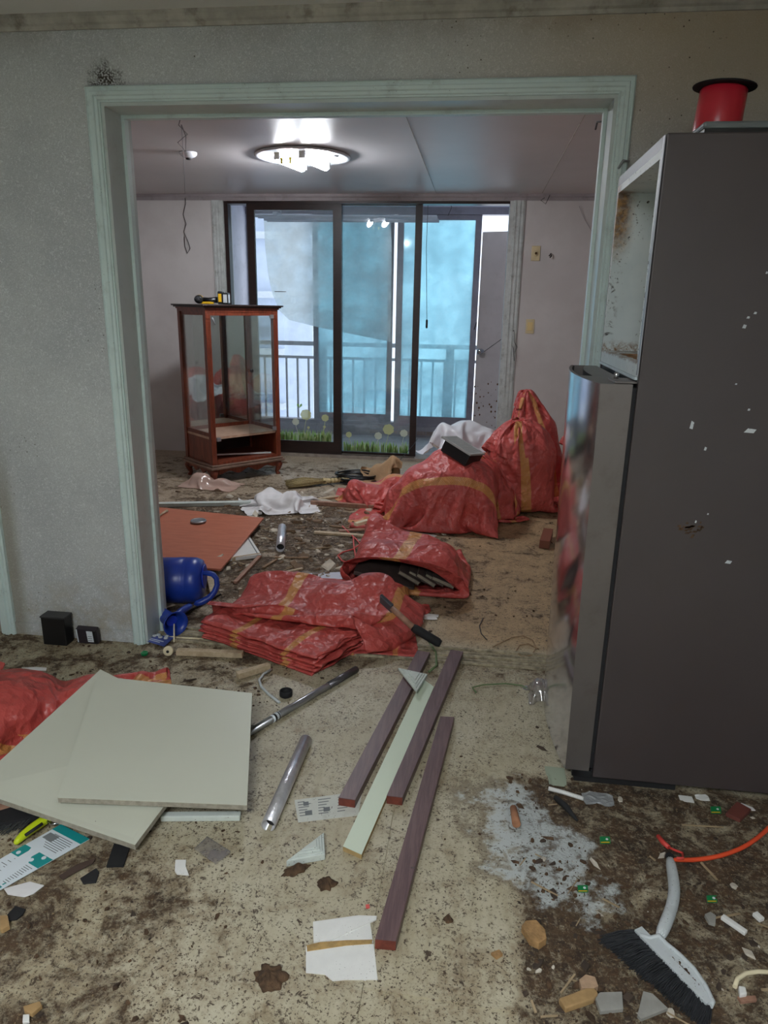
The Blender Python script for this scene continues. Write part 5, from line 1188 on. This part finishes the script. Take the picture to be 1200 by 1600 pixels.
stick('pinkish wooden lath lying before the white board', (368, 913), (406, 872), .022, .014, mWoodR)
stick('long pale lath behind the folded sacks', (391, 923), (457, 908), .026, .012, mWood)
stick('short pale lath behind the folded sacks, pointing to the camera', (391, 926), (402, 945), .018, .012, mWood)
stick('pale wood block behind the watering can handle', (335, 932), (329, 905), .040, .025, mWood)
stick('thin dark rod lying beside the watering can', (288, 962), (345, 930), .008, .008, mBlackM, 'thin_rod', cat='rod')
stick('thin light lath on the floor beyond the sack stack', (427, 900), (473, 890), .018, .008, mWood)
stick('thin brown lath on the dirt beyond the sack stack', (430, 873), (482, 873), .012, .008, mWoodD)
stick('curved brown bark strip beside the thin brown lath', (411, 889), (432, 876), .016, .008, mWoodD)
stick('long dark-edged white strip behind the red-brown board', (232, 792), (392, 789), .05, .025, mChalk, 'white_strip', cat='strip')
stick('reddish wooden strip lying before the flattened sack', (486, 789), (584, 796), .03, .03, mWoodR)
stick('pale wood strip under the flattened sack', (493, 783), (530, 778), .03, .015, mWood)
stick('pale yellow lath with split end left of the open sack', (491, 834), (575, 840), .035, .014, mWood)
stick('pinkish split lath beside the pale yellow lath', (530, 832), (572, 829), .03, .012, mWoodR)
stick('thin dark lath beyond the pale yellow lath', (515, 823), (556, 828), .014, .008, mWoodD)
stick('dark thin lath leaning toward the slumped sack', (572, 818), (594, 810), .012, .008, mWoodD)
stick('short cream batten lying on the open sack corner', (555, 874), (582, 865), .028, .018, mCream, z=.20)
stick('broken lath end poking from under the fridge side of the back room', (856, 838), (850, 858), .06, .05, M('red_brown_offcut', S(120, 70, 52), .6), z=.003)
q = thing('metal_tube', 'short dull metal tube standing out on the dirt of the back room', 'tube', F(440, 840)); MB().tube([F(438, 856, .028), F(441, 824, .028)], .025, 14, cap=False).build('tube_wall', mAluTube, q, solid=.003); MB().tube([F(438.3, 853, .028), F(438.5, 852, .028)], .023, 14).build('inside', mBlackM, q)
tag(MB().tube([F(594, 835, .03), F(600, 815, .10)], .012, 8).build('grey_pipe', mGreyPl), 'thin grey pipe end leaning behind the open sack', 'pipe')
wire('red_string', 'tangled red plastic string left of the open sack', [F(x, y, .012) for x, y in ((535, 822), (545, 832), (556, 842), (563, 850), (552, 858), (535, 863), (528, 868), (534, 876), (546, 880), (556, 872), (553, 855), (552, 838))], .005, mTwine, 'string')
wire('curly_wire', 'curly brown wire on the tan floor behind the threshold', [F(x, y, .005) for x, y in ((770, 1011), (785, 1003), (800, 996), (818, 993), (832, 1000), (838, 1012), (830, 1024), (815, 1026), (806, 1018), (812, 1008), (826, 1006), (842, 1014))], .0025, mWoodD)
wire('thin_wire', 'single thin dark wire behind the threshold', [F(x, y, .005) for x, y in ((755, 966), (749, 978), (752, 990), (761, 1000))], .0025, mWire)
wire('bent_wire', 'bent dark wire in front of the threshold beside the fridge', [F(x, y, .006) for x, y in ((744, 1082), (738, 1074), (755, 1070), (790, 1068), (815, 1071), (832, 1080))], .003, mGreenCord)
q = F(843, 1095); P = crumple(q.x, q.y + .03, .12, .16, .1, 91, 18, .7, .03, [((q.x, q.y + .03, .02), (.03, .05, .05))], 50, 1.05, .05)
tag(MB().grid(P).build('plastic_wrap', mClearPl, sub=1), 'crumpled clear plastic under the fridge door', 'plastic wrap')
# clear sachet
cs_ = thing('plastic_sachet', 'small clear plastic sachet on the floor below the beige boards', 'sachet', F(332, 1328)); Q = [F(303, 1325, .008), F(324, 1306, .008), F(361, 1330, .008), F(337, 1349, .008)]
MB().slab(Q, .006).build('film', mClearPl, cs_, bev=.002); prints([p - Vector((0, 0, .006)) for p in Q], [(.15, .2, .85, .85)], 'contents', M('mauve_paper', S(120, 92, 90), .7), cs_)

# ---------------------------------------------------------------- grey broom head with black bristles
bh = thing('broom_head', 'grey plastic broom head with black bristles and bent neck', 'broom', F(1030, 1480))
spine = [F(x, y, z) for x, y, z in ((1046, 1338, .020), (1051, 1365, .024), (1055, 1392, .026), (1050, 1418, .028), (1040, 1444, .03), (1030, 1466, .03))]
MB().tube(spine, [.013, .0145, .0145, .0145, .0150, .014], 12).build('neck', mGreyPl, bh, sub=1)
MB().tube([spine[0], spine[0] + (spine[0] - spine[1]).normalized() * .008], [.011, .008], 12).build('neck_opening', mBlackM, bh)
# shoulder plate: half-oval
edge = [(1000, 1462), (1016, 1466), (1030, 1462), (1040, 1474), (1062, 1492), (1084, 1514), (1102, 1540), (1114, 1566), (1110, 1572)]
back = [(1096, 1560), (1075, 1536), (1050, 1508), (1025, 1484), (1004, 1466)]
MB().slab([F(x, y, .032) for x, y in edge + back], .012).build('shoulder_plate', mGreyPl, bh, bev=.003)
MB().tube([F(x, y, .033) for x, y in edge], .0055, 8).build('rim', mGreyPl, bh)
MB().bar(F(996, 1458, .02), F(1108, 1574, .02), .022, .03).build('bristle_block', mGreyPl, bh)
rr = random.Random(4); m = MB(); a0, a1 = F(990, 1455, .02), F(1112, 1572, .02); e0, e1 = F(936, 1470, .004), F(1100, 1608, .004)
for k in range(1500):
    t_ = rr.random(); h = rr.random(); p = a0.lerp(a1, t_) + Vector((0, 0, .014 * (h - .4))); q = e0.lerp(e1, min(1, max(0, t_ + rr.gauss(0, .012)))) + Vector((rr.gauss(0, .004), rr.gauss(0, .004), .022 * h * rr.random()))
    q = p.lerp(q, .88 + .14 * rr.random()); m.tube([p, (p + q) / 2 + Vector((0, 0, .008 * h)), q], [.0022, .002, .0010], 3, cap=False)
tag(m.build('bristles', mBristle, bh), 'black bristles', None, kind='stuff')
m = MB()
for k in range(40):
    t_ = rr.random(); s_ = rr.random() * .6 + .15
    p = F(1012 + 88 * t_, 1470 + 80 * t_, .0325) + Vector((.02 * s_ * (1 - abs(2 * t_ - 1)), .012 * s_ * (1 - abs(2 * t_ - 1)), 0)); r0 = .001 + .003 * rr.random() ** 2
    m.add([p + Vector((r0 * math.cos(a), r0 * math.sin(a) * 1.6, 0)) for a in (0, 1, 2.2, 3.2, 4.2, 5.3)], [(0, 1, 2, 3, 4, 5)])
tag(m.build('dirt_flecks', mSoil, bh), 'dark dirt flecks', None, kind='stuff')
oc = thing('orange_cable', 'orange-red cable tied to the broom neck, running off to the right', 'cable', F(1100, 1340))
MB().tube([F(x, y, z) for x, y, z in ((1050, 1343, .030), (1070, 1344, .012), (1095, 1343, .008), (1125, 1338, .008), (1155, 1328, .008), (1182, 1312, .008), (1205, 1290, .008), (1240, 1255, .008))], .0065, 8).build('cable', mOrange, oc, sub=1)
MB().tube([F(x, y, z) for x, y, z in ((1028, 1306, .010), (1036, 1316, .010), (1045, 1324, .012))], [.006, .007, .006], 8).build('knot_end', mRedTie, oc)
MB().tube([F(x, y, z) for x, y, z in ((1045, 1324, .012), (1056, 1329, .02), (1067, 1333, .02), (1067, 1341, .03), (1058, 1341, .036))], .0035, 6).build('tie_loop', mRedTie, oc)

# ---------------------------------------------------------------- small litter, each piece on its own
def bit(name, label, cat, px, th, mat, z=None, bev=.001, grp=None):
    z = th + .003 if z is None else z
    return tag(MB().slab([F(x, y, z) for x, y in px], th).build(name, mat, bev=bev), label, cat, grp)
bit('ceramic_chip', 'white ceramic chip below the clear sachet', 'chip', [(274, 1343), (291, 1343), (290, 1352), (295, 1366), (276, 1364), (273, 1360)], .006, mWhite)
bit('paper_scrap', 'torn white paper scrap below the packaging card', 'paper', [(6, 1388), (47, 1377), (69, 1383), (52, 1396), (38, 1401), (12, 1397)], .003, mPaper)
bit('wood_chip', 'ochre wood chip at the left edge', 'chip', [(0, 1430), (12, 1430), (15, 1446), (4, 1452), (0, 1452)], .012, mTan)
bit('wood_chip', 'small orange wood chip in the lower left corner', 'chip', [(36, 1572), (62, 1564), (66, 1570), (50, 1584), (38, 1578)], .01, mTan)
bit('ceramic_chip', 'tiny white square chip in the lower left corner', 'chip', [(36, 1585), (46, 1584), (46, 1596), (35, 1597)], .006, mWhite)
bit('black_scrap', 'scrap of black film at the left edge', 'scrap', [(10, 1430), (24, 1415), (40, 1420), (36, 1428), (26, 1436), (12, 1438)], .004, mBlackM)
bit('black_scrap', 'long dark scrap lying below the lower beige board', 'scrap', [(92, 1368), (120, 1350), (150, 1340), (145, 1348), (118, 1362), (98, 1374)], .004, M('dark_brown_scrap', S(70, 54, 46), .8))
bit('black_scrap', 'crumpled black scrap below the black strip', 'scrap', [(125, 1372), (150, 1356), (155, 1362), (150, 1378), (130, 1380)], .004, mBlackM)
bit('cork_block', 'ochre cork piece right of the nearest batten', 'cork', [(815, 1446), (822, 1438), (838, 1437), (852, 1452), (854, 1466), (842, 1474), (828, 1466)], .02, mCork)
bit('cork_block', 'small brown crumb left of the cork piece', 'cork', [(767, 1488), (780, 1483), (786, 1490), (776, 1496)], .008, mCork)
bit('wood_block', 'varnished wooden block with rounded end at the bottom edge', 'wood', [(873, 1559), (915, 1543), (930, 1543), (935, 1551), (928, 1560), (884, 1575)], .016, mTan, bev=.003)
bit('stone_chip', 'pinkish stone chip behind the varnished block', 'chip', [(905, 1530), (915, 1522), (930, 1526), (935, 1540), (925, 1546), (908, 1542)], .015, M('pink_stone', S(176, 146, 118), .8, var=.2, vs=40))
bit('stone_chip', 'grey slate chip beside the varnished wooden block', 'chip', [(929, 1556), (938, 1550), (972, 1549), (974, 1576), (938, 1580)], .010, mGreyStone)
bit('stone_chip', 'grey triangular chip under the broom bristles', 'chip', [(996, 1585), (1005, 1548), (1020, 1552), (1044, 1575), (1002, 1592)], .010, mGreyStone, z=.008)
bit('stone_chip', 'grey stone chip right of the broom neck', 'chip', [(1101, 1428), (1110, 1424), (1119, 1430), (1118, 1443), (1108, 1440)], .010, mGreyStone)
def peg(label, pts, r, mat=mCream): return tag(MB().tube([F(x, y, r + .002) for x, y in pts], r, 7).build('plastic_peg', mat), label, 'peg')
tag(MB().bar(F(1128, 1432, .012), F(1166, 1458, .012), .014, .010).build('plastic_peg', mWhite, bev=.002), 'white plastic peg right of the broom', 'peg')
tag(MB().bar(F(1179, 1427, .010), F(1191, 1438, .010), .016, .010).build('plastic_peg', mWhite, bev=.002), 'short white plastic stub at the right edge', 'peg')
peg('curved cream plastic hook at the lower right edge', ((1148, 1542), (1152, 1530), (1165, 1521), (1185, 1518), (1215, 1520)), .005)
tag(MB().slab([F(1154, 1539, .02), F(1165, 1541, .02), F(1168, 1552, .02), F(1156, 1554, .02)], .015).build('shell_scrap', mWhite, bev=.003), 'small white shell scrap in the hook at the right edge', 'scrap')
bit('wood_chip', 'pinkish brown chip at the lower right edge', 'chip', [(1152, 1556), (1180, 1555), (1183, 1562), (1158, 1565)], .008, mWoodR)
bit('match_box', 'wine-red flattened box in front of the fridge', 'box', [(1134, 1270), (1152, 1252), (1174, 1264), (1157, 1280)], .012, mWine)
bit('white_strip', 'white stripe card beside the wine-red box', 'scrap', [(1158, 1254), (1176, 1261), (1181, 1266), (1176, 1266), (1156, 1257)], .003, mPaper)
for px, nm in (((945, 1312), 'green sachet label below the fridge corner'), ((910, 1388), 'green sachet label beside the bare cement'), ((1112, 1404), 'green sachet label right of the broom neck'), ((1118, 1265), 'green sachet label in front of the fridge')):
    x, y = px; s_ = thing('sachet_label', nm, 'label', F(x, y), 'green sachet labels'); Q = [F(x - 8, y - 5, .006), F(x + 8, y - 5, .006), F(x + 9, y + 5, .006), F(x - 7, y + 5, .006)]
    MB().slab(Q, .003).build('label_body', mGreen, s_); c_ = bil(Q, .68, .45); MB().lathe([(.0035, 0), (.0035, .001)], (c_.x, c_.y, .0062), seg=10).build('white_spot', mCard, s_); prints(Q, [(.05, .85, .9, 1)], 'yellow_edge', mYellow, s_)
for x, y, nm in ((1073, 1246, 'left white shell scrap at the foot of the fridge'), (1098, 1244, 'right white shell scrap at the foot of the fridge')):
    q = F(x, y, .01); P = crumple(q.x, q.y, .04, .03, 0, x, 9, .7, .014, (), 20, 1.0, .01); tag(MB().grid(P).build('shell_scrap', mWhite, sub=1, solid=.001), nm, 'scrap')
q = F(934, 1250); P = crumple(q.x, q.y, .085, .06, 0, 95, 18, .7, .03, (), 30, 1.1, .012); tag(MB().grid(P).build('foil_scrap', mFoil, sub=1), 'crumpled silver paper at the fridge door corner', 'scrap')
peg('white stick lying before the fridge door corner', ((857, 1232), (880, 1238), (912, 1248)), .0065, mWhite)
tag(MB().tube([F(868, 1246, .008), F(884, 1260, .01), (F(902, 1282, .006))], [.008, .010, .004], 7).build('dark_twig', mBlackM), 'dark twig pointing away from the fridge corner', 'twig')
tag(MB().tube([F(802, 1262, .016), F(807, 1288, .016)], [.010, .012], 9).build('brown_peg', M('rusty_peg', S(160, 112, 82), .8, var=.2, vs=40)), 'rusty brown peg on the bare cement', 'peg')
q = F(868, 1215); P = crumple(q.x, q.y, .06, .09, 0, 97, 14, .8, .012, (), 20, 1.05, .02); tag(MB().grid(P).build('leaf_scrap', M('pale_green_scrap', S(150, 160, 140), .7), sub=1), 'pale scrap under the fridge door corner', 'scrap')
bit('white_scrap', 'flat white scrap on the floor near the left door casing', 'scrap', [(34, 1043), (55, 1042), (73, 1043), (72, 1047), (52, 1047), (35, 1046)], .003, mPaper)
bit('red_scrap', 'red scrap at the left edge behind the sack', 'scrap', [(0, 1033), (8, 1036), (5, 1043), (0, 1045)], .006, mTwine)
bit('red_crumb', 'tiny red crumb left of the torn white board', 'crumb', [(571, 1413), (577, 1412), (578, 1418), (572, 1419)], .003, mTwine)
for i, (x, y, s_, nm) in enumerate(((510, 1383, 15, 'brown soil clod below the pale green board'), (422, 1530, 26, 'large brown soil clod left of the torn white board'), (462, 1362, 12, 'dark bark piece below the white corner moulding'), (700, 1440, 7, 'small dark clod right of the nearest batten'))):
    q = F(x, y); sx = (F(x + s_, y) - q).length; P = np.zeros((7, 30, 3))
    for j in range(7):
        for k in range(30):
            a = k / 30 * 6.2832; c_, s1_ = math.cos(a), math.sin(a); nn = noise.noise(Vector((c_ * 2.2 + i * 9, s1_ * 2.2, .2))) * .5 + noise.noise(Vector((c_ * 5, s1_ * 5 + i * 3, j * .5))) * .45
            r0 = sx * (1 - (j / 6.05) ** 1.6) * (1 + nn); P[j, k] = (q.x + r0 * c_ * (1.5 if i == 2 else 1), q.y + r0 * s1_ * .9 + (r0 * c_ * .8 if i == 2 else 0), .002 + .020 * (j / 6) * (1 + .9 * noise.noise(Vector((c_ * 3 * (6 - j) / 6, s1_ * 3 * (6 - j) / 6, i * 2)))))
    tag(MB().grid(P, True).build('soil_clod', mSoil, sub=1), nm, 'clod')

# ---------------------------------------------------------------- uncountable grit, flakes and splinters
def grit(name, label, mat, n, zones, smin, smax, seed, flat=.35):
    rr = random.Random(seed); m = MB()
    for k in range(n):
        x0, x1, y0, y1 = rr.choice(zones); x, y = x0 + (x1 - x0) * rr.random(), y0 + (y1 - y0) * rr.random()
        if FX - .02 < x and FY0 - .02 < y < FY1 + .05: continue
        if noise.noise(Vector((x * 4, y * 4, seed))) < -.12 + .25 * (rr.random() - .5): continue
        s_ = smin + (smax - smin) * rr.random() ** 3; a0 = rr.random() * 6.28; el = 1 + 1.6 * rr.random() ** 2; nn = rr.choice((4, 5, 6)); h = s_ * flat * (.4 + rr.random()); t1_, t2_ = rr.gauss(0, .15), rr.gauss(0, .15)
        pts = []
        for i in range(nn):
            a = 6.283 * i / nn; r_ = s_ * (.6 + .5 * rr.random()); u, v = r_ * math.cos(a) * el, r_ * math.sin(a)
            pts.append((x + u * math.cos(a0) - v * math.sin(a0), y + u * math.sin(a0) + v * math.cos(a0)))
        zz = .0035
        base = [(p[0], p[1], zz - .002) for p in pts]; top = [(x + (p[0] - x) * .8, y + (p[1] - y) * .8, zz + h + (p[0] - x) * t1_ + (p[1] - y) * t2_) for p in pts]
        m.add(base + top, [tuple(range(nn, 2 * nn))] + [(i, (i + 1) % nn, (i + 1) % nn + nn, i + nn) for i in range(nn)])
    return tag(m.build(name, mat), label, None, kind='stuff')
allz = [(-1.6, .9, .75, 2.55)]; rightz = [(.16, 1.0, .9, 1.95), (.16, .8, 1.0, 1.6)]; leftz = [(-1.7, -.5, .9, 1.6), (-2.0, -.6, 2.1, 2.58)]; backz = [(-1.9, -.1, 2.85, 5.0), (-1.6, -.4, 3.2, 4.8)]; farz = [(-2.6, -.4, 4.8, 6.3)]
tag(grit('soil_grit', 'dark brown grit and soil crumbs on the floor', mSoil, 2600, allz + rightz * 3 + leftz * 2 + backz + [(-.1, .8, 2.9, 5.0)], .0012, .008, 1), None, 'grit')
tag(grit('dark_flakes', 'black flakes of torn floor covering on the floor', M('black_flake', S(64, 52, 42), .85, var=.3, vs=30), 750, allz + rightz * 2 + leftz + backz * 2, .002, .013, 2, .15), None, 'flakes')
tag(grit('pale_flakes', 'pale plaster flakes on the floor', M('plaster_flake', S(190, 182, 168), .85, var=.15, vs=30), 800, rightz + backz * 6 + farz * 2, .0012, .011, 3, .3), None, 'flakes')
tag(grit('plaster_rubble', 'larger plaster pieces strewn over the back room floor', M('plaster_rubble', S(196, 186, 168), .9, var=.2, vs=20), 150, backz * 3 + farz, .012, .045, 4, .22), None, 'rubble')
tag(grit('brown_rubble', 'brown rubble pieces strewn over the back room floor', M('brown_rubble', S(112, 90, 68), .9, var=.3, vs=20), 240, backz * 3 + farz, .012, .045, 5, .22), None, 'rubble')
rr = random.Random(77); m = MB()
for k in range(260):
    z_ = rr.choice(backz * 6 + farz * 2 + rightz); x, y = z_[0] + (z_[1] - z_[0]) * rr.random(), z_[2] + (z_[3] - z_[2]) * rr.random()
    if FX - .06 < x and FY0 - .06 < y < FY1 + .1: continue
    a = rr.random() * 3.14; l = .008 + .05 * rr.random() ** 2; w_ = .0015 + .004 * rr.random(); d_ = Vector((math.cos(a) * l, math.sin(a) * l, 0)); m.bar(Vector((x, y, .005)) - d_, Vector((x, y, .006 + .006 * rr.random())) + d_, w_, .003)
tag(m.build('wood_splinters', M('dull_splinter', S(160, 140, 110), .8, var=.2, vs=20)), 'thin wood splinters scattered on the floor', 'splinters', kind='stuff')
for o in bpy.data.objects:
    if "_w" in o: del o["_w"]
